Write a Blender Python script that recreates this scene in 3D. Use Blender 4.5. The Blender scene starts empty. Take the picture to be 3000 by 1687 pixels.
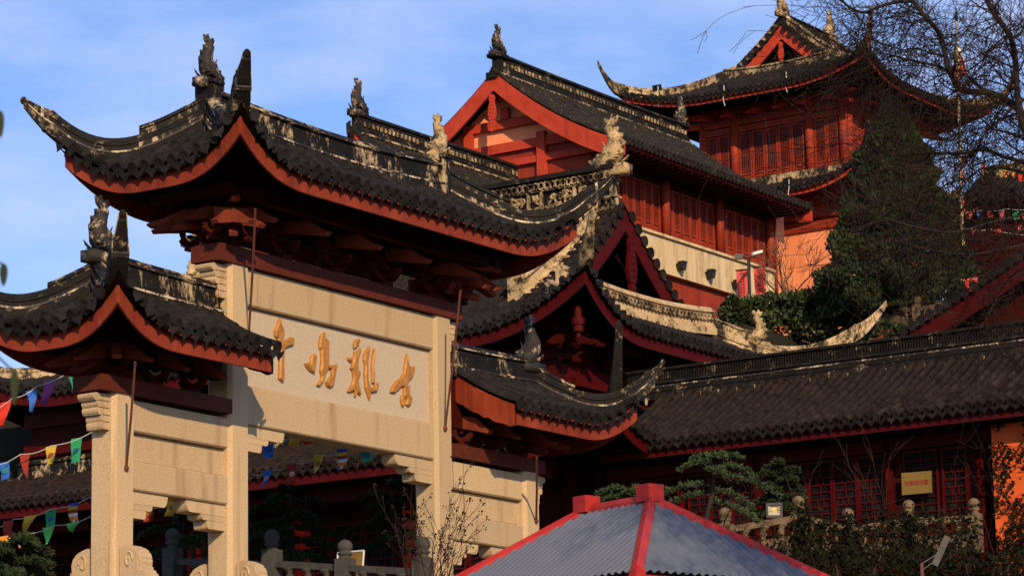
import bpy, bmesh, math, random
from mathutils import Vector, Matrix, Euler, noise
random.seed(7)
R = math.radians
sc = bpy.context.scene
COL = sc.collection
# ------------------------------------------------------------------ camera
# world axes follow the temple: +X away to the right, +Y away to the left, viewer at negative X and Y
AZ, PITCH, ROLL = R(34.0), R(11.43), R(1.015)
CAM = Vector((-37.874, -33.264, -8.507))
FPX, CX, CY = 9200.0, 1500.0, 843.5
def toP(e, n, u): return Vector((e*math.sin(AZ)+n*math.cos(AZ), -e*math.cos(AZ)+n*math.sin(AZ), u))
cF = toP(0, math.cos(PITCH), math.sin(PITCH))
_R0 = toP(1, 0, 0); _U0 = toP(0, -math.sin(PITCH), math.cos(PITCH))
cR = _R0*math.cos(ROLL) - _U0*math.sin(ROLL); cU = _R0*math.sin(ROLL) + _U0*math.cos(ROLL)
NORTH = toP(0, 1, 0); EAST = toP(1, 0, 0)
cd = bpy.data.cameras.new('camera'); cam = bpy.data.objects.new('camera', cd); COL.objects.link(cam); sc.camera = cam
cd.sensor_width = 36; cd.lens = 36*FPX/3000; cd.clip_start = 0.5; cd.clip_end = 3000
cd.dof.use_dof = True; cd.dof.focus_distance = 62; cd.dof.aperture_fstop = 9
M4 = Matrix((cR, cU, -cF)).transposed().to_4x4(); M4.translation = CAM; cam.matrix_world = M4
def ray(x, y): return cF*FPX + cR*(x-CX) - cU*(y-CY)
def at(x, y, d):                       # point seen at photo pixel x,y at ground distance d
    v = ray(x, y); return CAM + v*(d/v.dot(NORTH))
def onX(x, y, X): v = ray(x, y); return CAM + v*((X-CAM.x)/v.x)
def onY(x, y, Y): v = ray(x, y); return CAM + v*((Y-CAM.y)/v.y)
def onZ(x, y, Z): v = ray(x, y); return CAM + v*((Z-CAM.z)/v.z)
# ------------------------------------------------------------------ sky and sun
SUN_AZ, SUN_EL = 166.0, 25.0
SKY_STRENGTH, SUN_STRENGTH, EXPOSURE = 0.125, 4.8, 0.0
sdir = toP(math.sin(R(SUN_AZ))*math.cos(R(SUN_EL)), math.cos(R(SUN_AZ))*math.cos(R(SUN_EL)), math.sin(R(SUN_EL)))
w = bpy.data.worlds.new('World'); sc.world = w; w.use_nodes = True
nt = w.node_tree; nd = nt.nodes; ln = nt.links; nd.clear()
wo = nd.new('ShaderNodeOutputWorld'); bg = nd.new('ShaderNodeBackground'); bg.inputs[1].default_value = SKY_STRENGTH
sky = nd.new('ShaderNodeTexSky'); sky.sky_type = 'NISHITA'; sky.sun_disc = False; sky.sun_elevation = R(SUN_EL)
sky.sun_rotation = math.atan2(sdir.x, sdir.y); sky.air_density = 1.0; sky.dust_density = 0.4; sky.ozone_density = 2.0
tc = nd.new('ShaderNodeTexCoord'); mp = nd.new('ShaderNodeMapping'); mp.inputs['Scale'].default_value = (12, 12, 30)
mp.inputs['Rotation'].default_value = (R(8), R(-5), 0)
nz = nd.new('ShaderNodeTexNoise'); nz.inputs['Scale'].default_value = 1.0; nz.inputs['Detail'].default_value = 6; nz.inputs['Roughness'].default_value = .55
cr = nd.new('ShaderNodeValToRGB'); cr.color_ramp.elements[0].position = .36; cr.color_ramp.elements[1].position = .72
cr.color_ramp.elements[1].color = (.54, .54, .54, 1)
mx = nd.new('ShaderNodeMix'); mx.data_type = 'RGBA'
hs = nd.new('ShaderNodeMix'); hs.data_type = 'RGBA'; hs.blend_type = 'MULTIPLY'; hs.inputs[0].default_value = 1; hs.inputs[7].default_value = (.84, .93, 1.24, 1)
ln.new(sky.outputs[0], hs.inputs[6])
ln.new(tc.outputs['Generated'], mp.inputs[0]); ln.new(mp.outputs[0], nz.inputs[0]); ln.new(nz.outputs[0], cr.inputs[0])
ln.new(cr.outputs[0], mx.inputs[0]); ln.new(hs.outputs[2], mx.inputs[6]); mx.inputs[7].default_value = (5.6, 6.3, 9.2, 1)
ln.new(mx.outputs[2], bg.inputs[0]); ln.new(bg.outputs[0], wo.inputs[0])
sl = bpy.data.lights.new('sun', 'SUN'); sl.energy = SUN_STRENGTH; sl.angle = R(.5); sl.color = (1.0, .74, .46)
so = bpy.data.objects.new('sun', sl); COL.objects.link(so); so.rotation_euler = sdir.to_track_quat('Z', 'Y').to_euler()
sc.view_settings.view_transform = 'Standard'; sc.view_settings.look = 'None'; sc.view_settings.exposure = EXPOSURE
sc.view_settings.gamma = 1; sc.view_settings.use_curve_mapping = False

# ------------------------------------------------------------------ materials
def mat(name, a, b=None, scale=3.0, rough=.7, bump=.0, bscale=30, c=None, cthr=(.58, .66), cscale=4, stretch=(1, 1, 1), rand=0.0, metal=0, spec=.35, detail=5, streak=None):
    m = bpy.data.materials.new(name); m.use_nodes = True; t = m.node_tree; n = t.nodes; l = t.links
    bs = n['Principled BSDF']; bs.inputs['Roughness'].default_value = rough; bs.inputs['Metallic'].default_value = metal
    bs.inputs['Specular IOR Level'].default_value = spec
    ge = n.new('ShaderNodeNewGeometry'); ma = n.new('ShaderNodeMapping'); ma.inputs['Scale'].default_value = stretch
    l.new(ge.outputs['Position'], ma.inputs[0])
    def noise_(s, d=detail, ro=.6):
        q = n.new('ShaderNodeTexNoise'); q.inputs['Scale'].default_value = s; q.inputs['Detail'].default_value = d; q.inputs['Roughness'].default_value = ro
        l.new(ma.outputs[0], q.inputs[0]); return q
    col = None
    q = noise_(scale); rp = n.new('ShaderNodeMapRange'); rp.inputs[1].default_value = .3; rp.inputs[2].default_value = .7
    l.new(q.outputs[0], rp.inputs[0])
    m1 = n.new('ShaderNodeMix'); m1.data_type = 'RGBA'; l.new(rp.outputs[0], m1.inputs[0])
    m1.inputs[6].default_value = (*a, 1); m1.inputs[7].default_value = (*(b or a), 1); col = m1.outputs[2]
    if c:
        q2 = noise_(cscale, 9, .68); r2 = n.new('ShaderNodeMapRange'); r2.inputs[1].default_value = cthr[0]; r2.inputs[2].default_value = cthr[1]
        q5 = noise_(cscale*5.5, 6, .7); mm = n.new('ShaderNodeMix'); mm.data_type = 'FLOAT'; mm.inputs[0].default_value = .38
        l.new(q2.outputs[0], mm.inputs[2]); l.new(q5.outputs[0], mm.inputs[3])
        l.new(mm.outputs[0], r2.inputs[0]); m2 = n.new('ShaderNodeMix'); m2.data_type = 'RGBA'
        l.new(r2.outputs[0], m2.inputs[0]); l.new(col, m2.inputs[6]); m2.inputs[7].default_value = (*c, 1); col = m2.outputs[2]
    if streak:                                   # rain streaks: colour, low, high, scale
        mb_ = n.new('ShaderNodeMapping'); mb_.inputs['Scale'].default_value = (1, 1, .09); l.new(ge.outputs['Position'], mb_.inputs[0])
        q4 = n.new('ShaderNodeTexNoise'); q4.inputs['Scale'].default_value = streak[3]; q4.inputs['Detail'].default_value = 6; q4.inputs['Roughness'].default_value = .6
        l.new(mb_.outputs[0], q4.inputs[0]); r4 = n.new('ShaderNodeMapRange'); r4.inputs[1].default_value = streak[1]; r4.inputs[2].default_value = streak[2]; r4.inputs[4].default_value = .75
        l.new(q4.outputs[0], r4.inputs[0]); m4 = n.new('ShaderNodeMix'); m4.data_type = 'RGBA'; l.new(r4.outputs[0], m4.inputs[0]); l.new(col, m4.inputs[6]); m4.inputs[7].default_value = (*streak[0], 1); col = m4.outputs[2]
    if rand:
        oi = n.new('ShaderNodeObjectInfo'); r3 = n.new('ShaderNodeMapRange'); r3.inputs[3].default_value = 1-rand; r3.inputs[4].default_value = 1+rand
        l.new(oi.outputs['Random'], r3.inputs[0]); vm = n.new('ShaderNodeVectorMath'); vm.operation = 'SCALE'
        l.new(col, vm.inputs[0]); l.new(r3.outputs[0], vm.inputs['Scale']); col = vm.outputs[0]
    l.new(col, bs.inputs['Base Color'])
    if bump:
        q3 = noise_(bscale, 4); bp = n.new('ShaderNodeBump'); bp.inputs['Strength'].default_value = bump; bp.inputs['Distance'].default_value = .03
        l.new(q3.outputs[0], bp.inputs['Height']); l.new(bp.outputs[0], bs.inputs['Normal'])
    return m
CREAM = (.42, .30, .155)
MT = {}
MT['granite'] = mat('granite', (.40, .285, .155), (.58, .43, .25), 34, .8, .4, 60, c=(.22, .14, .075), cthr=(.62, .72), cscale=22, spec=.2, rand=.09, streak=((.30, .17, .08), .56, .74, 3.2))
MT['plaque'] = mat('plaque_stone', (.40, .32, .215), (.54, .445, .31), 34, .7, .2, 60, c=(.3, .26, .2), cthr=(.66, .72), cscale=28)
MT['gold'] = mat('gilt_lettering', (.30, .125, .022), (.50, .235, .05), 9, .5, .3, 30, metal=.1)
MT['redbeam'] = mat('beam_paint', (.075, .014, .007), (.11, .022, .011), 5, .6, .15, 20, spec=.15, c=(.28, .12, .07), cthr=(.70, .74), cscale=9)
MT['fascia'] = mat('fascia_paint', (.17, .022, .009), (.27, .045, .019), 2.2, .65, .35, 14, c=(.42, .20, .11), cthr=(.60, .70), cscale=3.4, stretch=(1, 1, .6), spec=.15, streak=((.07, .015, .008), .54, .70, 4))
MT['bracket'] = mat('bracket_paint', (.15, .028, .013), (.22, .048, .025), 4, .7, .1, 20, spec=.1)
MT['bracketshade'] = mat('bracket_paint_shaded', (.050, .008, .004), (.085, .014, .007), 4, .7, .1, 20, spec=.08)  # bracket paint darkened: shade under the eaves put into the colour
MT['crimson'] = mat('crimson_paint_shaded', (.050, .0022, .0018), (.068, .0036, .0026), 2, .55, .1, 8, spec=.10)  # crimson paint taken near black, holding the shade over hall and wing
MT['darkred'] = mat('dark_red_wood_shaded', (.030, .003, .002), (.048, .005, .0035), 3, .6, .1, 10, spec=.08)  # red wood darkened to carry the shade under the eaves
MT['lacquer'] = mat('glossy_red_column', (.034, .0025, .002), (.05, .004, .003), 2, .16, .0, 8, spec=.32)
MT['soffit'] = mat('soffit_wood_shaded', (.006, .003, .0025), (.011, .005, .004), 4, .95, spec=.03)  # near black: the shade beneath the roofs is painted into the wood
MT['tile'] = mat('clay_tile', (.009, .008, .008), (.024, .021, .020), 5, .8, .4, 24, c=(.085, .07, .05), cthr=(.60, .68), cscale=7, rand=.32, spec=.10)
MT['tilebrown'] = mat('clay_tile_brown_shaded', (.0065, .005, .005), (.030, .021, .017), 4, .8, .35, 22, c=(.10, .075, .045), cthr=(.60, .68), cscale=6, rand=.38, spec=.10)  # brown clay tone, base lowered to include shade on the wing roof
MT['tilemoss'] = mat('clay_tile_mottled', (.012, .011, .010), (.034, .029, .024), 6, .85, .3, 20, c=(.24, .18, .09), cthr=(.575, .64), cscale=5.5, rand=.3, spec=.08)
MT['deck'] = mat('pan_tile', (.003, .0028, .0028), (.007, .006, .0055), 5, .9, .3, 18, spec=.06)  # near black paints in the shaded valleys between barrel rows
MT['ridge'] = mat('weathered_ridge', (.005, .0045, .004), (.014, .012, .010), 4, .65, .35, 16, c=(.46, .34, .19), cthr=(.525, .60), cscale=2.4, stretch=(1, 1, .42), spec=.15)
MT['ridgeedge'] = mat('ridge_moulding', (.012, .010, .009), (.04, .032, .024), 4, .6, .3, 16, c=(.60, .48, .30), cthr=(.50, .57), cscale=1.5)
MT['ridgecream'] = mat('cream_ridge', CREAM, (.56, .41, .225), 3, .8, .4, 14, c=(.02, .016, .012), cthr=(.43, .545), cscale=2.0, stretch=(1, 1, .6), spec=.15)
MT['crest'] = mat('carved_crest_plaster', (.44, .31, .16), (.60, .44, .24), 4, .8, .9, 12, c=(.02, .016, .012), cthr=(.50, .60), cscale=2.6, spec=.15)
MT['dragon'] = mat('carved_plaster', (.40, .28, .13), (.58, .42, .22), 6, .8, 1.0, 11, c=(.02, .016, .011), cthr=(.46, .58), cscale=3, spec=.15)
MT['dragondark'] = mat('carved_plaster_sooty', (.012, .010, .009), (.03, .025, .02), 6, .7, .9, 12, c=(.48, .36, .2), cthr=(.53, .60), cscale=2.6)
MT['ridgedark'] = mat('dark_ridge', (.007, .0065, .006), (.018, .015, .013), 3, .75, .35, 12, spec=.12, c=(.34, .26, .15), cthr=(.56, .64), cscale=2)
MT['barge'] = mat('bargeboard_paint', (.36, .034, .015), (.48, .058, .026), 1.5, .65, .25, 10, c=(.62, .26, .14), cthr=(.66, .72), cscale=4.5, spec=.15, streak=((.20, .025, .014), .55, .72, 3))
MT['plaster'] = mat('orange_plaster', (.76, .235, .095), (.86, .32, .15), .8, .9, .2, 8, streak=((.55, .17, .06), .55, .75, 2))
MT['plasterdeep'] = mat('deep_orange_plaster', (.60, .080, .012), (.72, .125, .025), 1.2, .9, .1, 8)
MT['redwood'] = mat('red_joinery', (.20, .022, .009), (.31, .042, .018), 2, .6, .2, 10, spec=.15, streak=((.12, .016, .009), .54, .72, 4))
MT['pane'] = mat('dark_window', (.010, .004, .003), (.018, .006, .005), 3, .5, spec=.2)
MT['glass'] = mat('window_glass', (.002, .002, .002), (.014, .013, .013), 1.6, .6, spec=.03)
MT['concrete'] = mat('stained_concrete', (.56, .42, .22), (.66, .51, .30), 1.3, .9, .25, 10, c=(.34, .25, .14), cthr=(.50, .62), cscale=1.8, stretch=(1, 1, .3), streak=((.26, .18, .09), .52, .70, 2.6))
MT['greystone'] = mat('grey_stone', (.045, .042, .038), (.075, .07, .06), 6, .9, .3, 16, spec=.1)
MT['palestone'] = mat('pale_stone', (.12, .082, .046), (.19, .135, .08), 5, .9, .4, 14, c=(.035, .026, .016), cthr=(.49, .60), cscale=4, spec=.15)
MT['metalroof'] = mat('painted_sheet', (.098, .114, .145), (.116, .134, .168), 2.2, .6, .1, 6, c=(.06, .064, .07), cthr=(.61, .70), cscale=9, spec=.22)
MT['redcap'] = mat('red_sheet_cap', (.36, .018, .014), (.48, .032, .022), 2, .5, .1, 10, c=(.16, .012, .01), cthr=(.54, .66), cscale=5, spec=.25)
MT['bark'] = mat('dark_bark', (.018, .013, .010), (.035, .026, .019), 5, .9, .5, 20)
MT['twig'] = mat('twig_bark', (.016, .010, .008), (.034, .021, .015), 3, .9, spec=.1)
MT['palebark'] = mat('pale_twig', (.12, .055, .03), (.18, .09, .05), 3, .85)
MT['needle'] = mat('conifer_needles', (.009, .018, .004), (.026, .044, .009), 1.2, .8, c=(.050, .060, .016), cthr=(.55, .7), cscale=1.6)
MT['cedar'] = mat('cedar_needles', (.020, .042, .014), (.055, .085, .028), 3, .7)
MT['leaf'] = mat('hedge_leaves', (.018, .030, .008), (.045, .062, .016), 2, .5, c=(.09, .09, .03), cthr=(.62, .7), cscale=6)
MT['vine'] = mat('vine_leaves', (.006, .007, .003), (.018, .018, .007), 3, .8, spec=.06)
MT['black'] = mat('black_metal', (.012, .012, .012), None, 3, .4)
MT['steel'] = mat('rusty_rod', (.10, .03, .018), (.14, .045, .025), 8, .6)
MT['white'] = mat('white_enamel', (.62, .60, .56), None, 3, .4)
MT['greypanel'] = mat('dull_panel', (.06, .055, .05), (.10, .09, .08), 3, .6, spec=.1)
MT['pinkcloth'] = mat('red_banner_cloth', (.72, .10, .08), (.82, .15, .12), 2, .8)
MT['ink'] = mat('dark_red_ink', (.30, .02, .02), None, 3, .8)
MT['yellowboard'] = mat('yellow_board', (.17, .10, .018), (.23, .145, .026), 3, .6)
MT['inkred'] = mat('red_lettering', (.35, .03, .02), None, 3, .6)
MT['inkblack'] = mat('black_lettering', (.02, .03, .01), None, 3, .6)
MT['ground'] = mat('paving_earth', (.09, .075, .06), (.14, .12, .09), .6, .95, .2, 3)
MT['hill'] = mat('hill_soil', (.008, .008, .004), (.018, .016, .009), .3, .95, .3, 2)
MT['cord'] = mat('pale_cord', (.5, .5, .46), None, 3, .7)
MT['lampglass'] = mat('floodlight_glass', (.40, .38, .30), None, 3, .1, spec=.6)
MT['led'] = mat('led_chip', (.70, .50, .12), None, 3, .4)
MT['brass'] = mat('pole_paint', (.42, .33, .16), (.5, .4, .2), 3, .5)
FL = dict(red=(.62, .035, .02), blue=(.03, .14, .52), green=(.02, .32, .12), yellow=(.58, .40, .04), orange=(.70, .26, .03), purple=(.26, .05, .20), maroon=(.30, .03, .02), white=(.75, .72, .68), lime=(.10, .62, .10), navy=(.03, .06, .35), pink=(.7, .1, .12))
for k, v in FL.items(): MT['f_'+k] = mat('flag_cloth_'+k, v, tuple(x*.8 for x in v), 6, .85)

# ------------------------------------------------------------------ mesh helpers
class MB:
    def __init__(s): s.v = []; s.f = []
    def add(s, vs, fs):
        o = len(s.v); s.v += [Vector(p) for p in vs]; s.f += [tuple(i+o for i in f) for f in fs]; return s
    def box(s, lo, hi):
        a, b = lo, hi
        return s.add([(a[0],a[1],a[2]),(b[0],a[1],a[2]),(b[0],b[1],a[2]),(a[0],b[1],a[2]),(a[0],a[1],b[2]),(b[0],a[1],b[2]),(b[0],b[1],b[2]),(a[0],b[1],b[2])],
            [(0,3,2,1),(4,5,6,7),(0,1,5,4),(1,2,6,5),(2,3,7,6),(3,0,4,7)])
    def prism(s, pts, d, cap=True):          # pts: planar loop, d: extrusion vector
        n = len(pts); d = Vector(d); p = [Vector(q) for q in pts]
        fs = [(i, (i+1) % n, n+(i+1) % n, n+i) for i in range(n)]
        if cap: fs += [tuple(range(n-1, -1, -1)), tuple(range(n, 2*n))]
        return s.add(p+[q+d for q in p], fs)
    def obox(s, c, ax, ay, az):              # oriented box, half axes
        c = Vector(c); ax = Vector(ax); ay = Vector(ay); az = Vector(az); V = []
        for k in (-1, 1):
            for i, j in ((-1,-1),(1,-1),(1,1),(-1,1)): V.append(c+ax*i+ay*j+az*k)
        return s.add(V, [(0,3,2,1),(4,5,6,7),(0,1,5,4),(1,2,6,5),(2,3,7,6),(3,0,4,7)])
    def tube(s, path, rad, n=6, cap=True):
        path = [Vector(p) for p in path]; m = len(path)
        if m < 2: return s
        if not isinstance(rad, (list, tuple)): rad = [rad]*m
        V = []; prev = None
        for i, p in enumerate(path):
            t = path[min(i+1, m-1)] - path[max(i-1, 0)]
            if t.length < 1e-9: t = Vector((0,0,1))
            t.normalize()
            if prev is None: u = t.orthogonal().normalized()
            else:
                u = prev - t*prev.dot(t)
                u = u.normalized() if u.length > 1e-6 else t.orthogonal().normalized()
            prev = u; b = t.cross(u)
            for k in range(n):
                a = 2*math.pi*k/n; V.append(p + (u*math.cos(a)+b*math.sin(a))*rad[i])
        F = [(i*n+k, i*n+(k+1) % n, (i+1)*n+(k+1) % n, (i+1)*n+k) for i in range(m-1) for k in range(n)]
        if cap: F += [tuple(range(n-1, -1, -1)), tuple(range((m-1)*n, m*n))]
        return s.add(V, F)
    def sweep(s, path, prof, sc_=None):      # prof (side, up) loop, up stays world vertical
        path = [Vector(p) for p in path]; m = len(path); n = len(prof); V = []
        for i, p in enumerate(path):
            t = path[min(i+1, m-1)] - path[max(i-1, 0)]; t.z = 0
            if t.length < 1e-6: t = Vector((1,0,0))
            t.normalize(); sd = Vector((t.y, -t.x, 0)); k = sc_[i] if sc_ else (1, 1)
            for a, b in prof: V.append(p + sd*a*k[0] + Vector((0,0,b*k[1])))
        F = [(i*n+k, i*n+(k+1) % n, (i+1)*n+(k+1) % n, (i+1)*n+k) for i in range(m-1) for k in range(n)]
        F += [tuple(range(n-1, -1, -1)), tuple(range((m-1)*n, m*n))]
        return s.add(V, F)
    def lathe(s, c, prof, n=10):             # prof (r, z)
        V = []; c = Vector(c)
        for r_, z in prof:
            for k in range(n):
                a = 2*math.pi*k/n; V.append(c+Vector((r_*math.cos(a), r_*math.sin(a), z)))
        m = len(prof)
        F = [(i*n+k, i*n+(k+1) % n, (i+1)*n+(k+1) % n, (i+1)*n+k) for i in range(m-1) for k in range(n)]
        return s.add(V, F+[tuple(range(n-1, -1, -1)), tuple(range((m-1)*n, m*n))])
    def ball(s, c, r, n=6, m=5, sq=(1,1,1)):
        pr = [(math.sin(math.pi*i/m)*.999+.001, -math.cos(math.pi*i/m)) for i in range(m+1)]
        o = len(s.v); s.lathe((0,0,0), pr, n); c = Vector(c)
        for i in range(o, len(s.v)): q = s.v[i]; s.v[i] = Vector((q.x*sq[0], q.y*sq[1], q.z*sq[2]))*r + c
        return s
    def xf(s, M, mb):
        return s.add([M @ q for q in mb.v], mb.f)
ROOT = {}
def link(o, parent=None):
    COL.objects.link(o)
    if parent: o.parent = parent; ROOT[o.name] = ROOT[parent.name]
    else: ROOT[o.name] = Vector(o.location)
    return o
def mesh(name, mb, m, base=Vector(), smooth=False):
    me = bpy.data.meshes.new(name); me.from_pydata([p-base for p in mb.v], [], mb.f)
    me.materials.append(MT[m] if isinstance(m, str) else m)
    if smooth: me.polygons.foreach_set('use_smooth', [True]*len(me.polygons))
    bm = bmesh.new(); bm.from_mesh(me); bmesh.ops.recalc_face_normals(bm, faces=bm.faces); bm.to_mesh(me); bm.free()
    me.update(); return me
def part(name, mb, m, parent, smooth=False, label=None, kind=None):
    if not mb.v: return None
    o = bpy.data.objects.new(name, mesh(name, mb, m, ROOT[parent.name], smooth)); link(o, parent)
    if label: o['label'] = label
    if kind: o['kind'] = kind
    return o
def thing(name, label, cat, loc, group=None):
    o = bpy.data.objects.new(name, None); o.location = loc; o.empty_display_size = .3; link(o)
    o['label'] = label; o['category'] = cat
    if group: o['group'] = group
    return o
def solo(name, label, cat, mb, m, loc, group=None, smooth=False):
    o = bpy.data.objects.new(name, mesh(name, mb, m, Vector(loc), smooth)); o.location = loc; link(o)
    o['label'] = label; o['category'] = cat
    if group: o['group'] = group
    return o
def setting(name, mb, m, smooth=False):
    o = bpy.data.objects.new(name, mesh(name, mb, m, Vector(), smooth)); link(o); o['kind'] = 'structure'; return o
def inst(name, me, M, parent):
    o = bpy.data.objects.new(name, me); link(o, parent)
    o.matrix_local = Matrix.Translation(-ROOT[parent.name]) @ M; return o
Z = Vector((0, 0, 1))

# ------------------------------------------------------------------ roofs
def canon_barrel():
    mb = MB(); n = 6; V = []
    for x, r_ in ((0, 1.05), (.12, 1.05), (.13, 1.0), (1.06, .97)):
        for k in range(n+1):
            a = math.pi*k/n; V.append((x, r_*math.cos(a), r_*math.sin(a)*1.05))
    F = [(i*(n+1)+k, i*(n+1)+k+1, (i+1)*(n+1)+k+1, (i+1)*(n+1)+k) for i in range(3) for k in range(n)]
    F.append(tuple(range(n+1)))
    return mb.add(V, F)
def canon_eave():
    mb = canon_barrel(); V = []; n = 9
    for x, r_ in ((0, 1.12), (-.10, 1.16), (-.10, .85), (-.06, .8)):
        for k in range(n): a = 2*math.pi*k/n; V.append((x, r_*math.cos(a), r_*math.sin(a)*1.08-.12))
    F = [(i*n+k, i*n+(k+1) % n, (i+1)*n+(k+1) % n, (i+1)*n+k) for i in range(3) for k in range(n)]
    F.append(tuple(range(3*n, 4*n)))
    return mb.add(V, F)
def canon_drip():
    mb = MB()
    pts = [(-1.0, .1), (-.98, -.35), (-.72, -1.0), (-.30, -1.45), (0, -2.0), (.30, -1.45), (.72, -1.0), (.98, -.35), (1.0, .1), (.5, -.22), (0, -.3), (-.5, -.22)]
    return mb.prism([(-.12, a, b) for a, b in pts], (.10, 0, 0))
CB, CE, CDR = canon_barrel(), canon_eave(), canon_drip()
def canon_mesh(nm, mb, m): return mesh(nm, mb, m)
_cm = {}
def cmesh(kind, m):
    if (kind, m) not in _cm:
        _cm[(kind, m)] = mesh(kind, {'roof_tile': CB, 'eave_tile': CE, 'drip_tile': CDR}[kind], m, smooth=False)
    return _cm[(kind, m)]
class Roof:
    def __init__(s, thing_, c, axis, A0, A1, B, ze, H, con=.4, L=0, ru=2, rv=2, pw=2.2, G0=0, G1=0, hip=False, lift0=None, lift1=None, ext=.25, sp=.28, tl=.32, tm='tile', name='roof'):
        s.__dict__.update(locals()); s.used = s.__dict__
        s.k0 = (B/G0 if hip else 1.0) if G0 else 0; s.k1 = (B/G1 if hip else 1.0) if G1 else 0
        s.l0 = bool(G0) if lift0 is None else lift0; s.l1 = bool(G1) if lift1 is None else lift1
        s.T = thing_; s.deckmb = MB(); s.sofmb = MB()
    def q(s, u, v):
        tu = 0
        if s.l0: tu = max(tu, min(1, max(0, (s.A0+s.ru-u)/s.ru)))
        if s.l1: tu = max(tu, min(1, max(0, (u-s.A1+s.ru)/s.ru)))
        tv = min(1, max(0, (abs(v)-s.B+s.rv)/s.rv))
        return (tu**s.pw)*(tv**s.pw)
    def D(s, u, v, upper=False):
        d = s.B-abs(v)
        if not upper:
            if s.G0 and u < s.A0+s.G0+1.2: d = min(d, (u-s.A0)*s.k0)
            if s.G1 and u > s.A1-s.G1-1.2: d = min(d, (s.A1-u)*s.k1)
        return d
    def h(s, d): t = d/s.B; return s.H*((1-s.con)*t + s.con*t*abs(t))
    def map(s, u, v, z):
        if s.axis == 'X': return Vector((s.c[0]+u, s.c[1]+v, z))
        return Vector((s.c[0]-v, s.c[1]+u, z))
    def P(s, u, v, dz=0, upper=False):
        q = s.q(u, v); z = s.ze + s.h(s.D(u, v, upper)) + s.L*q + dz
        um = (s.A0+s.A1)/2
        return s.map(u + s.ext*q*(1 if u > um else -1), v + s.ext*q*(1 if v > 0 else -1), z)
    def grid(s, us, vs, upper, thick):
        nu, nv = len(us), len(vs)
        for mb, dz in ((s.deckmb, -.02), (s.sofmb, -thick)):
            V = [s.P(u, v, dz, upper) for u in us for v in vs]
            mb.add(V, [(i*nv+j, (i+1)*nv+j, (i+1)*nv+j+1, i*nv+j+1) for i in range(nu-1) for j in range(nv-1)])
    def build(s, thick=.16, uns=48, vns=24):
        lin = lambda a, b, n: [a+(b-a)*i/n for i in range(n+1)]
        if s.hip or not (s.G0 or s.G1): s.grid(lin(s.A0, s.A1, uns), lin(-s.B, s.B, vns), False, thick)
        else:
            s.grid(lin(s.A0+s.G0, s.A1-s.G1, uns), lin(-s.B, s.B, vns), True, thick)
            if s.G0: s.grid(lin(s.A0, s.A0+s.G0+.8, 14), lin(-s.B, s.B, uns), False, thick)
            if s.G1: s.grid(lin(s.A1-s.G1-.8, s.A1, 14), lin(-s.B, s.B, uns), False, thick)
        s.obj = part(s.name, s.deckmb, 'deck', s.T, True)
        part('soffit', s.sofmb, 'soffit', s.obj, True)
        return s
    def tiles(s, vsides=(1, -1), ends=(), limit=(300, 150, 150), urange=None, flip=False):
        r_ = s.sp*.30; rows = []
        u0, u1 = (s.A0, s.A1) if not urange else urange
        n = int((s.A1-s.A0)/s.sp); off = ((s.A1-s.A0)-n*s.sp)/2
        for sg in vsides:
            for i in range(n+1):
                u = s.A0+off+i*s.sp
                if u < u0 or u > u1: continue
                top = s.B; up = True
                if s.G0 and u < s.A0+s.G0: top = min(top, (u-s.A0)*s.k0); up = s.hip
                if s.G1 and u > s.A1-s.G1: top = min(top, (s.A1-u)*s.k1); up = s.hip
                if s.hip: up = False
                rows.append((lambda d, u=u, sg=sg, up=up: s.P(u, sg*(s.B-d), 0, up), top, lambda d, u=u+s.sp/2, sg=sg, up=up: s.P(min(u, s.A1), sg*(s.B-d), 0, up)))
        for e in ends:
            G, k = (s.G0, s.k0) if e == 0 else (s.G1, s.k1)
            m = int(2*s.B/s.sp); o2 = (2*s.B-m*s.sp)/2
            for i in range(m+1):
                v = -s.B+o2+i*s.sp; top = min(G, (s.B-abs(v))/k)
                if e == 0: rows.append((lambda d, v=v: s.P(s.A0+d, v), top, lambda d, v=v: s.P(s.A0+d, min(v+s.sp/2, s.B))))
                else: rows.append((lambda d, v=v: s.P(s.A1-d, v), top, lambda d, v=v: s.P(s.A1-d, min(v+s.sp/2, s.B))))
        items = {'roof_tile': [], 'eave_tile': [], 'drip_tile': []}
        for f, top, g in rows:
            top = min(top, getattr(s, '_cliptop', 99))
            k = max(1, int(round(top/s.tl)))
            if top < .12: continue
            for i in range(k):
                a = f(top*i/k); b = f(top*(i+1)/k); t = b-a
                if t.length < .02: continue
                side = (f(top*i/k)-g(top*i/k)); nrm = t.cross(side)
                if nrm.length < 1e-6: continue
                if nrm.z < 0: nrm = -nrm
                nrm.normalize(); tn = t.normalized(); yy = nrm.cross(tn)
                mid = (a+b)/2
                if nrm.dot((CAM-mid).normalized()) < -.06 and i > 1: continue
                jr = random.uniform(.95, 1.05); wob = random.uniform(-.012, .012)
                M = Matrix((tn*t.length, yy*r_*jr, nrm*r_*jr*1.3)).transposed().to_4x4()
                M.translation = a + nrm*(-.005+random.uniform(0, .008)) + yy*wob
                items['eave_tile' if i == 0 else 'roof_tile'].append(((mid-CAM).length, M))
                if i == 0:
                    a2 = g(0); Md = Matrix((tn.lerp(Vector((tn.x, tn.y, 0)), .5)*r_, yy*s.sp*.42, (nrm*.5+Z*.5).normalized()*s.sp*.33)).transposed().to_4x4()
                    Md.translation = a2 + Vector((0, 0, -.03)) - tn*.05; items['drip_tile'].append(((a2-CAM).length, Md))
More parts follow.
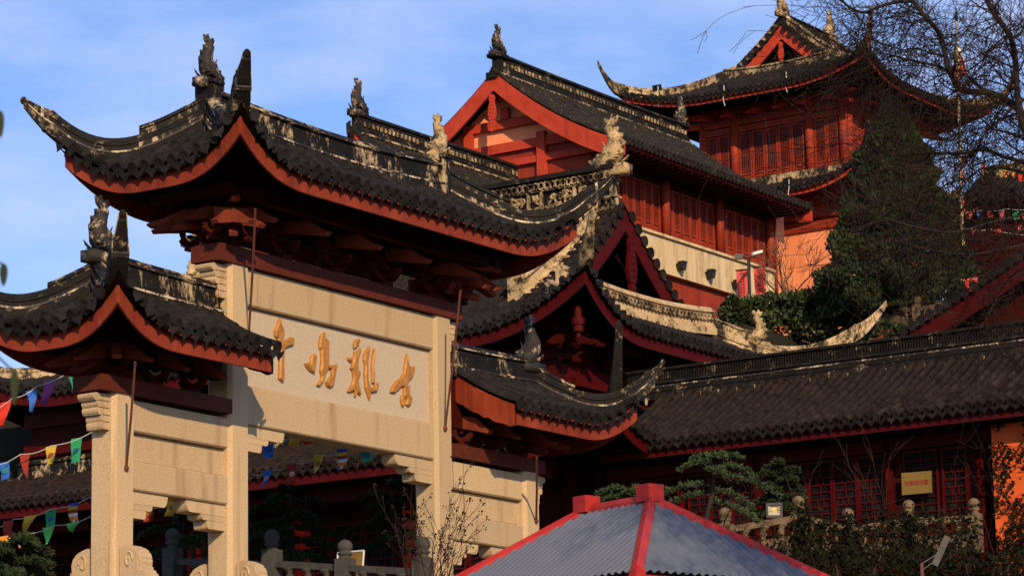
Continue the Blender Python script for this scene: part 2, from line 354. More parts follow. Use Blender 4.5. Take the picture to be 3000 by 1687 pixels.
        for (nm, lim) in zip(('roof_tile', 'eave_tile', 'drip_tile'), limit):
            L_ = sorted(items[nm], key=lambda x: x[0]); src = {'roof_tile': CB, 'eave_tile': CE, 'drip_tile': CDR}[nm]
            for _, M in L_[:lim]: inst(nm, cmesh(nm, s.tm), M, s.obj)
            if L_[lim:]:
                mb = MB()
                for _, M in L_[lim:]: mb.xf(M, src)
                part(nm+'s', mb, s.tm, s.obj, kind='stuff')
        return s
    def fascia(s, sides, hf=.32, inset=.10, m='fascia', drop=.10, th=.05):
        for sd in sides:
            N = 40; mb = MB(); pts = []
            for i in range(N+1):
                t = i/N
                if sd in ('v+', 'v-'):
                    sg = 1 if sd == 'v+' else -1; u = s.A0+inset*bool(s.G0)+(s.A1-s.A0-inset*(bool(s.G0)+bool(s.G1)))*t
                    p = s.P(u, sg*(s.B-inset)); nx = s.map(0, sg, 0)-s.map(0, 0, 0)
                else:
                    uu = s.A0+inset if sd == 'u-' else s.A1-inset; v = (s.B-inset)*(-1+2*t)
                    p = s.P(uu, v); nx = s.map(-1 if sd == 'u-' else 1, 0, 0)-s.map(0, 0, 0)
                pts.append((p, nx))
            V = []
            for p, nx in pts: V += [p+Z*(-drop), p+Z*(-drop-hf), p-nx*th+Z*(-drop-hf), p-nx*th+Z*(-drop)]
            F = [(i*4+k, i*4+(k+1) % 4, (i+1)*4+(k+1) % 4, (i+1)*4+k) for i in range(N) for k in range(4)]+[(3,2,1,0), (N*4, N*4+1, N*4+2, N*4+3)]
            part('fascia_board', mb.add(V, F), m, s.T)
        return s
def rprof(w, h, cap=.05):                     # moulded ridge section
    L_ = [(w*1.5, -.12), (w*1.5, h*.10), (w*1.15, h*.14), (w*1.15, h*.24), (w*.8, h*.28), (w*.8, h*.74), (w*1.2, h*.78), (w*1.2, h*.86), (w*.95, h*.9), (w*.5, h)]
    return L_ + [(-a, b) for a, b in reversed(L_)]
def hprof(w, h):
    L_ = [(w*1.4, -.12), (w*1.4, h*.2), (w*1.05, h*.26), (w*1.05, h*.55), (w*1.25, h*.6), (w*1.25, h*.72), (w*.9, h*.78), (w*.6, h)]
    return L_ + [(-a, b) for a, b in reversed(L_)]
def hip_path(rf, end, sv, n=22, start=None, horn=.6, rise=.9, hn=10, curl=1.7, hx=1.0):
    """points down the hip from the ridge to the corner and out along the horn; returns points and scales"""
    pts = []; G = rf.G0 if end == 0 else rf.G1; k = rf.k0 if end == 0 else rf.k1
    for i in range(n+1):
        t = i/n; du = G*(1-t) if start is None else start*(1-t)
        u = rf.A0+du if end == 0 else rf.A1-du; v = sv*(rf.B-du*k); pts.append(rf.P(u, v))
    c = pts[-1]; d = pts[-1]-pts[-4]; d.z = 0; d.normalize(); sl = (pts[-1].z-pts[-3].z)/max(.05, (Vector((pts[-1].x-pts[-3].x, pts[-1].y-pts[-3].y, 0))).length)
    scl = [(1, 1)]*(n+1)
    for i in range(1, hn+1):
        t = i/hn; pts.append(c+d*horn*hx*t+Z*(min(sl, .8)*horn*t*.6+(rise-min(sl, .8)*horn*.6)*t**curl)); scl.append((1-.60*t, 1-.62*t))
    return pts, scl
def dragon(parent, pos, out, h, m, sooty=False, curl=1):
    """ridge-end fish dragon: gaping head biting the ridge, scaled body rising, forked tail, fins"""
    o = Vector(out).normalized(); p = Vector(pos); sd = Vector((o.y, -o.x, 0)); L = lambda a, b, c=0: p+o*a*h+Z*b*h+sd*c*h
    mb = MB()
    mb.tube([L(-.30,.10), L(-.12,.20), L(.04,.36), L(.10,.55), L(.02,.72), L(-.06,.84), L(-.02,.95), L(.07*curl,1.0)], [.17*h,.21*h,.20*h,.165*h,.125*h,.095*h,.07*h,.045*h], 9)
    mb.tube([L(-.22,.20), L(-.36,.24), L(-.47,.20), L(-.53,.27)], [.10*h,.09*h,.065*h,.02*h], 7)      # upper jaw, curled nose
    mb.tube([L(-.20,.05), L(-.36,.07), L(-.46,.03)], [.08*h,.06*h,.03*h], 7)                          # lower jaw
    for c in (-.09, .09): mb.ball(L(-.26,.31,c), .05*h, 6, 4)
    for c in (-.1, .1): mb.tube([L(-.2,.32,c), L(-.06,.46,c*1.5), L(-.1,.56,c*1.7)], [.03*h,.025*h,.006*h], 5)  # horns
    for i, (a, b) in enumerate(((.2,.34),(.25,.5),(.2,.66),(.1,.8))):                                 # back fins
        mb.prism([L(a-.10,b-.08,-.03), L(a+.05,b-.03,-.03), L(a+.06,b+.05,-.03), L(a-.08,b+.06,-.03)], sd*.06*h)
    mb.prism([L(-.06,.86,-.025), L(-.2,.96,-.025), L(-.14,1.06,-.025), L(-.03,1.0,-.025), L(.02,1.12,-.025), L(.1,1.04,-.025), L(.16,1.08,-.025), L(.13,.95,-.025), L(.03,.86,-.025)], sd*.05*h)
    for j in range(3): mb.tube([L(-.05+j*.05,.14,.15), L(.08+j*.05,.2+j*.03,.19), L(.22+j*.03,.16+j*.07,.15)], [.03*h,.025*h,.008*h], 5)
    for j in range(3): mb.tube([L(-.05+j*.05,.14,-.15), L(.08+j*.05,.2+j*.03,-.19), L(.22+j*.03,.16+j*.07,-.15)], [.03*h,.025*h,.008*h], 5)
    mb.obox(L(0,.0), o*.36*h, sd*.15*h, Z*.10*h)
    return part('ridge_dragon', mb, m, parent, True)
def beak(mb, p, d, L_=.75, wd=.15, hh=.24):   # slanting bracket arm with a concave cut end
    d = Vector(d).normalized(); sd = Vector((d.y, -d.x, 0))*wd/2; P_ = lambda a, b: Vector(p)+d*a*L_+Z*b*hh
    prof = [P_(0,0), P_(0,1), P_(.52,.72), P_(.64,.40), P_(.78,.05), P_(1.0,-.38), P_(.93,-.62), P_(.5,-.30)]
    return mb.prism([q-sd for q in prof], sd*2)
def bow(mb, p, ax, half=.42, hh=.26, wd=.14):
    ax = Vector(ax).normalized(); sd = Vector((ax.y, -ax.x, 0))*wd/2; P_ = lambda a, b: Vector(p)+ax*a*half+Z*b*hh
    pr = [P_(-1,1), P_(-.98,.62), P_(-.8,.28), P_(-.55,.06), P_(-.3,0), P_(.3,0), P_(.55,.06), P_(.8,.28), P_(.98,.62), P_(1,1), P_(.72,.92), P_(.45,.62), P_(.2,.5), P_(-.2,.5), P_(-.45,.62), P_(-.72,.92)]
    return mb.prism([q-sd for q in pr], sd*2)
def lattice(parent, fr, w, h, nx, ny, m='redwood', t=.025, style='bars'):
    """leaf of a lattice window. fr(a,b,d): local to world (a across, b up, d out)"""
    mb = MB(); f = lambda a0, a1, b0, b1, d0, d1: mb.add([fr(a0,b0,d0), fr(a1,b0,d0), fr(a1,b1,d0), fr(a0,b1,d0), fr(a0,b0,d1), fr(a1,b0,d1), fr(a1,b1,d1), fr(a0,b1,d1)], [(0,1,2,3),(4,5,6,7),(0,1,5,4),(1,2,6,5),(2,3,7,6),(3,0,4,7)])
    if style == 'bars':
        for i in range(1, nx): f(w*i/nx-t/2, w*i/nx+t/2, 0, h, 0, .012)
        for b in (.06, .12, .46, .54, .88, .94): f(0, w, h*b-t/2, h*b+t/2, .002, .014)
    else:
        for j in range(1, ny): f(0, w, h*j/ny-t/2, h*j/ny+t/2, 0, .03)
        for j in range(ny):
            k = (.5,) if j % 3 else (.36, .66)
            for a in k: f(w*a-t/2, w*a+t/2, h*j/ny, h*(j+1)/ny, .004, .034)
    return part('lattice', mb, m, parent)

# ================================================================== ground and hill
mb = MB(); N_ = 40; V = []
def terr(d, e):
    pts = [(-3000,-10.1), (30,-10.1), (40,-7.2), (46,-5.4), (62,-5.2), (66,-4.6), (92,-4.0), (96,8.0), (104,9.6), (116,11.5), (150,14), (300,6), (3000,-10)]
    for (a, za), (b, zb) in zip(pts, pts[1:]):
        if d <= b: return za+(zb-za)*(d-a)/(b-a)
    return -10
ds = [-400, -60, 0, 20, 30, 40, 46, 62, 66, 92, 96, 104, 116, 150, 300, 1000, 2800]; es = [-2500, -300, -120, -60, -30, 0, 30, 60, 120, 300, 2500]
C0 = Vector((CAM.x, CAM.y, 0))
for d in ds:
    for e in es: V.append(C0+NORTH*d+EAST*e+Z*(terr(d, e)))
mb.add(V, [(i*len(es)+j, (i+1)*len(es)+j, (i+1)*len(es)+j+1, i*len(es)+j+1) for i in range(len(ds)-1) for j in range(len(es)-1)])
setting('ground', mb, 'hill')
setting('terrace', MB().box((-6, -4, -5.6), (20, 22, -5.0)), 'ground')

# ================================================================== memorial archway
arch = thing('memorial_archway', 'granite memorial archway with carved gilt characters and black tiled upturned roofs', 'archway', (6.1, .27, -5.0))
def chamfer_column(x0, ztop, zbot=-5.0):
    s, c = .54, .07; y0 = 0; x0 -= c
    P_ = [(x0+c,y0), (x0+s-c,y0), (x0+s,y0+c), (x0+s,y0+s-c), (x0+s-c,y0+s), (x0+c,y0+s), (x0,y0+s-c), (x0,y0+c)]
    mb = MB().prism([(a, b, zbot) for a, b in P_], (0,0,ztop-zbot))
    return part('column', mb, 'granite', arch)
COLX = [0, 2.94, 8.94, 11.83]
for x, zt in zip(COLX, (-.0, 2.61, 2.61, -.0)): chamfer_column(x, zt)
def slab(name, x0, x1, z0, z1, y0=.06, y1=.48, m='granite', bev=.025):
    mb = MB(); b = bev
    pr = [(y0+b, z0), (y1-b, z0), (y1, z0+b), (y1, z1-b), (y1-b, z1), (y0+b, z1), (y0, z1-b), (y0, z0+b)]
    return part(name, mb.prism([(x0, a, c) for a, c in pr], (x1-x0, 0, 0)), m, arch)
def corbel(x, z, dx, y0=.12, y1=.42):       # stepped stone bracket under a lintel
    for (L_, za, zb) in ((1.0, -.20, 0), (.62, -.30, -.204), (.46, -.44, -.304)):
        n = 6; top = [(0, zb), (L_*dx, zb)]; low = [(L_*dx*(1-.10*(1-math.cos(a))), zb-(zb-za)*math.sin(a)) for a in [math.pi/2*i/n for i in range(1, n+1)]]
        pr = top+low+[(0, za)]
        part('corbel', MB().prism([(x+a, y0, z+b) for a, b in pr], (0, y1-y0, 0)), 'granite', arch)
for x0, x1 in ((.40, 2.87), (9.34, 11.76)):
    slab('lintel', x0, x1, -.575, -.06); slab('panel', x0, x1, -1.05, -.578, .17, .40)
    slab('lintel', x0, x1, -1.53, -1.053)
    corbel(x0, -1.533, 1); corbel(x1, -1.533, -1)
slab('lintel', 3.34, 8.87, 1.96, 2.60); slab('lintel', 3.34, 8.87, -.105, .565)
pq = slab('plaque', 3.34, 8.87, .568, 1.957, .17, .40, 'plaque')
corbel(3.34, -.108, 1.15); corbel(8.87, -.108, -1.15)
# outer scroll corbels at the column tops
for x, dx, z in ((-.07, -1, 0), (12.23, 1, 0), (2.87, -1, 2.61), (9.34, 1, 2.61)):
    for i in range(5):
        L_ = .40-.055*i-(0.04 if i % 2 else 0); mb = MB()
        c = [(0, -.02), (L_*.86, -.02), (L_*.97, .02), (L_, .055), (L_*.96, .09), (L_*.84, .105), (0, .105)]
        part('scroll_corbel', mb.prism([(x+a*dx, .10, z-.14-.112*i+b) for a, b in c], (0, .34, 0)), 'granite', arch)
# painted beams carrying the roofs
def beam(x0, x1, z0, z1, y0=-.045, y1=.585): return part('beam', MB().box((x0, y0, z0), (x1, y1, z1)), 'redbeam', arch)
beam(2.52, 9.70, 2.613, 2.91); beam(-.42, 2.865, .003, .25); beam(9.345, 12.42, .003, .25)
# scroll drum stones against the columns
def drum(x, yo, sg):
    mb = MB(); pr = [(0,-5.0), (1.15,-5.0), (1.2,-4.6), (1.05,-4.45), (1.12,-4.2), (1.05,-3.95), (.86,-3.86), (.88,-3.6), (.82,-3.4), (.62,-3.3), (.66,-3.1), (.60,-2.92), (.48,-2.86), (.50,-2.72), (.44,-2.58), (.30,-2.50), (.12,-2.46), (0,-2.48)]
    fine = []
    for i, (a, b) in enumerate(pr):
        fine.append((a, b))
    o = part('drum_stone', mb.prism([(x, yo+sg*a, b) for a, b in fine], (.30, 0, 0)), 'granite', arch)
    bm = bmesh.new(); bm.from_mesh(o.data); bmesh.ops.bevel(bm, geom=list(bm.edges), offset=.035, segments=2, affect='EDGES'); bm.to_mesh(o.data); bm.free()
    for zc, rr in ((-2.72,.16), (-3.15,.2), (-3.62,.24)): 
        a = [x-.012+0*zc]; pts = [(x-.008, yo+sg*(.22+rr*.55*math.cos(t*.6)*(1-t/16)), zc+rr*(1-t/16)*math.sin(t*.6)) for t in range(14)]
        part('scroll_carving', MB().tube(pts, .018, 5), 'granite', arch)
for x in COLX:
    drum(x+.05, .002, -1); drum(x+.05, .538, 1)
# carved characters (right to left), outlines in plaque pixels
GLYPH = {'temple_character': [[(315,640),(330,690),(352,740),(352,785),(335,815),(345,828),(410,790),(430,805),(430,855),(365,880),(350,910),(352,1000),(352,1140),(340,1158),(312,1130),(320,960),(316,905),(288,890),(280,865),(300,850),(302,812),(283,790),(277,745),(297,700)]],
 'crow_character': [[(600,925),(613,940),(610,1000),(597,1088),(560,1065),(530,1030),(522,1008),(550,1000),(565,1010),(572,950)],[(680,755),(682,795),(712,825),(712,1020),(775,1012),(780,1035),(765,1120),(755,1180),(725,1205),(700,1190),(690,1160),(712,1135),(738,1100),(735,1055),(710,1050),(690,1085),(688,1110),(670,1150),(640,1192),(620,1185),(650,1140),(655,1110),(645,1060),(655,1000),(652,900),(640,880),(638,830),(650,780)]],
 'rooster_character': [[(963,808),(960,850),(930,885),(918,885),(920,835),(940,810)],[(872,952),(900,958),(902,985),(890,998),(870,975)],[(922,908),(932,930),(955,900),(970,880),(968,930),(950,985),(952,1060),(972,1078),(965,1110),(950,1150),(970,1230),(970,1265),(945,1240),(925,1275),(920,1225),(885,1240),(868,1235),(900,1180),(915,1120),(905,1060),(892,1050),(908,1000),(918,960)],
   [(1038,868),(1045,900),(1030,1000),(1032,1100),(1035,1160),(1050,1200),(1085,1200),(1085,1165),(1110,1160),(1118,1190),(1105,1235),(1070,1240),(1050,1245),(1042,1300),(1025,1250),(1010,1200),(1003,1100),(1008,1020),(997,980),(1000,930)],[(1078,885),(1085,960),(1075,1030),(1085,1110),(1080,1165),(1066,1165),(1065,1090),(1060,1010),(1070,950)]],
 'ancient_character': [[(1345,930),(1355,1000),(1370,1030),(1402,1028),(1405,1075),(1395,1110),(1360,1150),(1345,1185),(1365,1188),(1365,1250),(1385,1285),(1382,1330),(1355,1355),(1340,1340),(1345,1290),(1340,1265),(1325,1290),(1318,1360),(1305,1345),(1298,1300),(1300,1270),(1322,1255),(1322,1200),(1300,1195),(1245,1248),(1215,1240),(1222,1205),(1260,1150),(1300,1120),(1320,1080),(1330,1010)]]}
for nm, polys in GLYPH.items():
    mb = MB()
    for pl in polys:
        loop = [onY(700+a/2.76, 700+b/2.76, .17) for a, b in pl]; n = len(loop); cen = sum(loop, Vector())/n
        f1 = [q+Vector((0,-.035,0)) for q in loop]
        ins = []
        for i in range(n):                     # bevelled face, pulled inwards along the local normal
            a, b, c_ = loop[i-1], loop[i], loop[(i+1) % n]; e1 = (b-a).normalized(); e2 = (c_-b).normalized(); tn = (e1+e2); tn = tn.normalized() if tn.length > .1 else e1
            ins.append(b + Vector((-tn.z, 0, tn.x))*(-.022) + Vector((0, -.065, 0)))
        V = [q+Vector((0,.01,0)) for q in loop]+f1+ins; F = [(i, (i+1) % n, n+(i+1) % n, n+i) for i in range(n)]+[(n+i, n+(i+1) % n, 2*n+(i+1) % n, 2*n+i) for i in range(n)]+[tuple(range(2*n, 3*n))]
        mb.add(V, F)
    part(nm, mb, 'gold', pq)
# bracket sets
def bracket_set(x, y, z, dirs, sc_=1.0, par=None, m='bracket', tiers=2):
    par = par or arch; mb = MB(); hgt = .34*sc_
    mb.box((x-.13*sc_, y-.13*sc_, z), (x+.13*sc_, y+.13*sc_, z+.16*sc_))
    for t in range(tiers):
        zz = z+.16*sc_+t*hgt
        bow(mb, (x, y, zz), (1,0,0), (.40+.10*t)*sc_, .24*sc_, .13*sc_); bow(mb, (x, y, zz+.004), (0,1,0), (.40+.12*t)*sc_, .235*sc_, .13*sc_)
        for a in (-1, 0, 1): mb.box((x+a*(.36+.10*t)*sc_-.075*sc_, y-.075*sc_, zz+.24*sc_), (x+a*(.36+.1*t)*sc_+.075*sc_, y+.075*sc_, zz+hgt))
    o = part('bracket_set', mb, 'bracketshade' if m == 'bracket' else m, par)  # bodies take the shade-darkened paint, arms the plain one
    for (dx, dy, lz, ln_) in dirs:
        part('bracket_arm', beak(MB(), (x+dx*.1, y+dy*.1, z+lz), (dx, dy, 0), ln_), m, o)
    return o
for x in (4.64, 6.14, 7.64):
    bracket_set(x, .27, 2.915, [(0,-1,.52,.95)], .95)
for x, dx in ((3.14, -1), (9.14, 1)):
    bracket_set(x, .27, 2.915, [(0,-1,.50,.95), (dx,0,.50,1.0), (dx*.7,-.7,.20,.85), (dx*.7,-.7,.72,1.25), (dx*.7,.7,.50,1.3)], 1.05)
    for xx in (.38, .72): bracket_set(x+dx*xx-.02*dx, .05, 2.95, [(0,-1,.30,.7+.1*xx)], .55, tiers=1)
    for yy in (-.35, .55, .95): bracket_set(x+dx*.2, yy, 2.95, [(dx,0,.30,.85)], .55, tiers=1)
for a, b in (((2.5, -.60, 3.60), (9.8, -.42, 3.78)), ((2.5, .96, 3.60), (9.8, 1.14, 3.78)), ((2.1, -.6, 3.62), (2.28, 1.14, 3.80)), ((10.0, -.6, 3.62), (10.18, 1.14, 3.80))): part('eave_beam', MB().box(a, b), 'darkred', arch)
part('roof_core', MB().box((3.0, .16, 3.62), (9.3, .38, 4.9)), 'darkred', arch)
for x, dx in ((.2, -1), (12.03, 1)):
    bracket_set(x, .27, .255, [(0,-1,.36,.72), (dx,0,.36,.8), (dx*.7,-.7,.34,.9), (dx*.7,.7,.34,1.0), (0,1,.36,.8)], .78)
    for k in (1.05, 2.0): bracket_set(x-dx*k, .27, .255, [(0,-1,.36,.6)], .7)
for a, b in ((.1, 2.86), (9.35, 12.1)): part('roof_core', MB().box((a, .18, .6), (b, .36, 1.6)), 'darkred', arch)
# roofs
main = Roof(arch, (6.17, .27), 'X', -5.02, 5.02, 1.87, 4.04, 1.04, .42, .86, 2.1, 1.62, 2.6, 1.5, 1.5, hip=True, ext=.20, sp=.285, tl=.30, name='main_roof')
main.build().tiles((-1, 1), (0,), (190, 60, 70)).fascia(('v-', 'v+', 'u-', 'u+'), .34)
left = Roof(arch, (.56, .27), 'X', -2.0, 2.01, 1.52,    .95, .82, .42, .78, 1.7, 1.38, 2.5, 1.25, 0, hip=True, ext=.2, sp=.285, tl=.30, name='side_roof')
left.k1 = 0; left.build().tiles((-1,), (0,), (70, 22, 26)).fascia(('v-', 'v+', 'u-'), .34)
right = Roof(arch, (11.78, .27), 'X', -2.01, 2.0, 1.52,    .95, .82, .42, .78, 1.7, 1.38, 2.5, 0, 1.25, hip=True, ext=.2, sp=.285, tl=.30, name='side_roof')
right.k0 = 0; right.build().tiles((-1,), (1,), (40, 22, 26)).fascia(('v-', 'v+', 'u+'), .34)
# scalloped end boards where the side roofs die against the columns
for rf, uu in ((left, 1.98), (right, -1.98)):
    mb = MB(); T = []; Bt = []
    for i in range(13):
        v = -1.42+1.40*i/12; p = rf.P(uu, v); T.append(p+Z*-.06); Bt.append(p+Z*(-.46-.05*abs(math.sin(i*1.3))-.10*i/12))
    part('end_board', mb.prism(T+Bt[::-1], (.05 if uu > 0 else -.05, 0, 0)), 'fascia' if uu < 0 else 'darkred', arch)
# ridges
def sag(x0, x1, z, rise, n=16): return [(x0+(x1-x0)*i/n, .27, z+rise*(2*i/n-1)**2) for i in range(n+1)]
def ridge_line(par, pts, w_, h_, m='ridge', sc_=None, prof=None, name='ridge'): 
    o = part(name, MB().sweep(pts, (prof or rprof)(w_, h_), sc_), m, par)
    for k in (.12, .80): part('moulding', MB().sweep([Vector(q)+Z*h_*k for q in pts], [(-w_*1.56,0),(w_*1.56,0),(w_*1.56,.035),(-w_*1.56,.035)] if k < .5 else [(-w_*1.25,0),(w_*1.25,0),(w_*1.25,.025),(-w_*1.25,.025)]), 'ridgeedge', o)
    return o
def hips(rf, combos, w_, h_, par, m='ridge', **kw):
    for end, sv in combos:
        p, s_ = hip_path(rf, end, sv, **kw)
        o = part('hip_ridge', MB().sweep(p, hprof(w_, h_), s_), m, par)
        part('moulding', MB().sweep([q+Z*h_*.22 for q in p], [(-w_*1.5,0),(w_*1.5,0),(w_*1.5,.035),(-w_*1.5,.035)], s_), 'ridgeedge', o)
        part('horn_cap', MB().ball(p[-1]+Z*h_*.2, w_*.55, 8, 6, (1,1,1.2)), m, o)
        q = p[-8]; part('horn_band', MB().sweep([p[-8]+Z*-.01, p[-7]+Z*-.01], [(a*1.12, b*1.08) for a, b in hprof(w_, h_)], [s_[-8], s_[-7]]), 'ridgeedge', o)
def upper_block(rf, combos, w_, h_, par, m='ridge', t1=.52, lift=.10):
    for end, sv in combos:
        p, _ = hip_path(rf, end, sv, hn=1, horn=.01, rise=.01); p = p[:int(len(p)*t1)]
        o = part('hip_block', MB().sweep([q+Z*lift for q in p], rprof(w_, h_)), m, par)
rd = ridge_line(arch, sag(2.52, 9.45, 5.0, .14), .13, .56)
CORN = [(0,-1), (0,1), (1,-1), (1,1)]
hips(main, CORN, .11, .36, arch, 'ridgedark', horn=.50, rise=.46, curl=1.5)
upper_block(main, CORN, .10, .36, arch, t1=.5, lift=.16)
for x, d in ((2.60, -1), (9.42, 1)):
    part('ridge_post', MB().box((x-.13, .08, 4.82), (x+.13, .46, 5.72)).box((x-.17, .04, 5.722), (x+.17, .5, 5.78)), 'ridge', arch)
    dragon(arch, (x, .27, 5.74), (d, 0, 0), .80, 'dragondark' if d < 0 else 'dragon')
hips(left, [(0,-1), (0,1)], .11, .34, arch, 'ridgedark', horn=.42, rise=.56, curl=1.5)
upper_block(left, [(0,-1), (0,1)], .085, .34, arch, t1=.45)
ridge_line(arch, [(-.25+3.08*i/8, .27, 1.68+.08*(1-i/8)**2) for i in range(9)], .11, .60)
dragon(arch, (-.12, .27, 2.22), (-1, 0, 0), .95, 'dragondark')
hips(right, [(1,-1), (1,1)], .11, .34, arch, 'ridgedark', horn=.32, rise=.44, curl=1.5)
upper_block(right, [(1,-1), (1,1)], .085, .34, arch, t1=.45)
ridge_line(arch, [(9.36+3.2*i/8, .27, 1.68+.08*(i/8)**2) for i in range(9)], .11, .56)
dragon(arch, (12.44, .27, 2.12), (1, 0, 0), .95, 'dragondark')
# seams, ridge end caps and tie rods
for a, b, ya, yb in (((748,611),(729,978),-.95,-.02), ((1349,850),(1304,1255),-.95,-.02), ((396,1060),(370,1371),-.8,-.02), ((1572,1340),(1571,1525),-.8,-.02)):
    p, q = onY(*a, ya), onY(*b, yb); part('tie_rod', MB().tube([p, p.lerp(q,.5)+Vector((0,-.01,0)), q, q+Vector((0,.08,-.02))], .022, 6).ball(q, .05, 6, 4), 'steel', arch)

# ================================================================== double-eaved hall behind the archway
hall = thing('temple_hall', 'double eaved temple hall with crimson gable and openwork carved ridge behind the archway', 'temple hall', (36.5, 21, -4.0))
HC = (36.5, 21.0)
part('wall', MB().box((31.0, 11.6, -4.2), (42.0, 30.6, 7.4)), 'darkred', hall)
up = Roof(hall, HC, 'Y', -11.05, 11.05, 7.0, 7.0, 4.55, .55, 1.35, 4.0, 3.4, 2.3, 3.0, 3.0, ext=.35, sp=.30, tl=.38, tm='tile', name='upper_roof')
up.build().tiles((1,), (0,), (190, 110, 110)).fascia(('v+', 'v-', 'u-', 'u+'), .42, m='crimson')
low = Roof(hall, (36.5, 21.0), 'Y', -12.8, 12.8, 8.5, 3.55, 4.6, .4, .80, 2.6, 2.6, 2.2, 3.0, 3.0, ext=.25, sp=.30, tl=.38, tm='tilebrown', name='lower_roof')
# the lower roof is only a skirt round the walls
def skirt(rf, depth, uns=60):
    lin = lambda a, b, n: [a+(b-a)*i/n for i in range(n+1)]
    for us, vs in ((lin(rf.A0, rf.A1, uns), lin(rf.B-depth, rf.B, 10)), (lin(rf.A0, rf.A1, uns), lin(-rf.B, -rf.B+depth, 10)), (lin(rf.A0, rf.A0+depth, 10), lin(-rf.B+depth, rf.B-depth, 40)), (lin(rf.A1-depth, rf.A1, 10), lin(-rf.B+depth, rf.B-depth, 40))):
        rf.grid(us, vs, False, .16)
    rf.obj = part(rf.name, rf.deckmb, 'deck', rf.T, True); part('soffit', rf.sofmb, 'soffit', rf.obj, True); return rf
skirt(low, 2.9)
low._cliptop = 2.9
low.tiles((1,), (0,), (100, 60, 60))
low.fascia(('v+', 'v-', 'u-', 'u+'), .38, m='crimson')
# gable at the near end
def gable_boards(par, rf, end, ucut, hb, m, zoff=-.10, out=1, th=.07, kk=30, name='bargeboard'):
    """pair of bargeboards following the roof verge at u=ucut"""
    for sv in (-1, 1):
        T, Bo = [], []
        for i in range(kk+1):
            v = sv*rf.vmax*(1-i/kk); p = rf.P(ucut, v, 0, True)+Z*zoff
            T.append(p); Bo.append(p+Z*-hb*(1.0 if i > 3 else .75+.08*i))
        d = rf.map(1, 0, 0)-rf.map(0, 0, 0)
        part(name, MB().prism(T+Bo[::-1], d*th*out), m, par)
up.vmax = 4.6
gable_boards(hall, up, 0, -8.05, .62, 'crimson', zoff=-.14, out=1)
Yg = 21-8.05
part('gable_wall', MB().prism([up.P(-7.35, v, -.2, True) for v in [-4+8*i/16 for i in range(17)]]+[Vector((40.2, Yg+.7, 8.0)), Vector((32.8, Yg+.7, 8.0))], (0, .12, 0)), 'soffit', hall)
# hanging fish on the gable
mb = MB(); fp = [(0,.55), (.10,.50), (.13,.36), (.10,.22), (.15,.05), (.19,-.2), (.15,-.45), (.09,-.55), (.13,-.72), (.10,-.95), (.0,-1.02)]
def fish(par, cpos, sc_, ax, out, m):
    ax = Vector(ax); o = Vector(out); loop = [Vector(cpos)+ax*a*sc_+Z*b*sc_ for a, b in fp+[(-a, b) for a, b in reversed(fp[1:-1])]]
    o_ = part('gable_pendant', MB().prism(loop, o*.09*sc_), m, par)
    sc2 = MB()
    for i in range(9):
        for j in range(3):
            q = Vector(cpos)+ax*(j-1)*.075*sc_+Z*(.4-.15*i)*sc_+o*.09*sc_; sc2.ball(q, .032*sc_, 6, 4)
    part('pendant_scales', sc2, m, o_, kind='stuff')
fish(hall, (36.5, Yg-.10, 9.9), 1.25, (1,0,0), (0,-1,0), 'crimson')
# main ridge with openwork lattice
YR0, YR1 = 13.2, 28.8
core = MB().box((36.42, YR0, 11.2), (36.58, YR1, 12.62)); ridge_o = part('main_ridge', core, 'ridge', hall)
for z, wd, hh, mm in ((11.42, .30, .10, 'ridgecream'), (11.80, .20, .05, 'ridgecream'), (12.30, .20, .05, 'ridgecream'), (12.62, .30, .14, 'ridgedark'), (11.52, .22, .05, 'ridgeedge')):
    part('ridge_band', MB().box((36.5-wd, YR0-.02, z), (36.5+wd, YR1+.02, z+hh)), mm, ridge_o)
ring = MB(); NN = 10
for k in range(NN):
    a0, a1 = 2*math.pi*k/NN, 2*math.pi*(k+1)/NN
    for r0, r1 in ((1.0, .68),):
        ring.add([(0, r0*math.cos(a0), r0*math.sin(a0)), (0, r0*math.cos(a1), r0*math.sin(a1)), (0, r1*math.cos(a1), r1*math.sin(a1)), (0, r1*math.cos(a0), r1*math.sin(a0)), (-.3, r0*math.cos(a0), r0*math.sin(a0)), (-.3, r0*math.cos(a1), r0*math.sin(a1)), (-.3, r1*math.cos(a1), r1*math.sin(a1)), (-.3, r1*math.cos(a0), r1*math.sin(a0))], [(4,5,6,7), (0,1,5,4), (2,3,7,6)])
ring_me = mesh('lattice_ring', ring, 'ridgecream')
for row in (11.67, 12.45):
    for i in range(52):
        y = YR0+.18+i*.19
        M = Matrix.Diagonal((.3, .12, .12, 1)); M.translation = (36.33, y, row); inst('lattice_ring', ring_me, M, ridge_o)
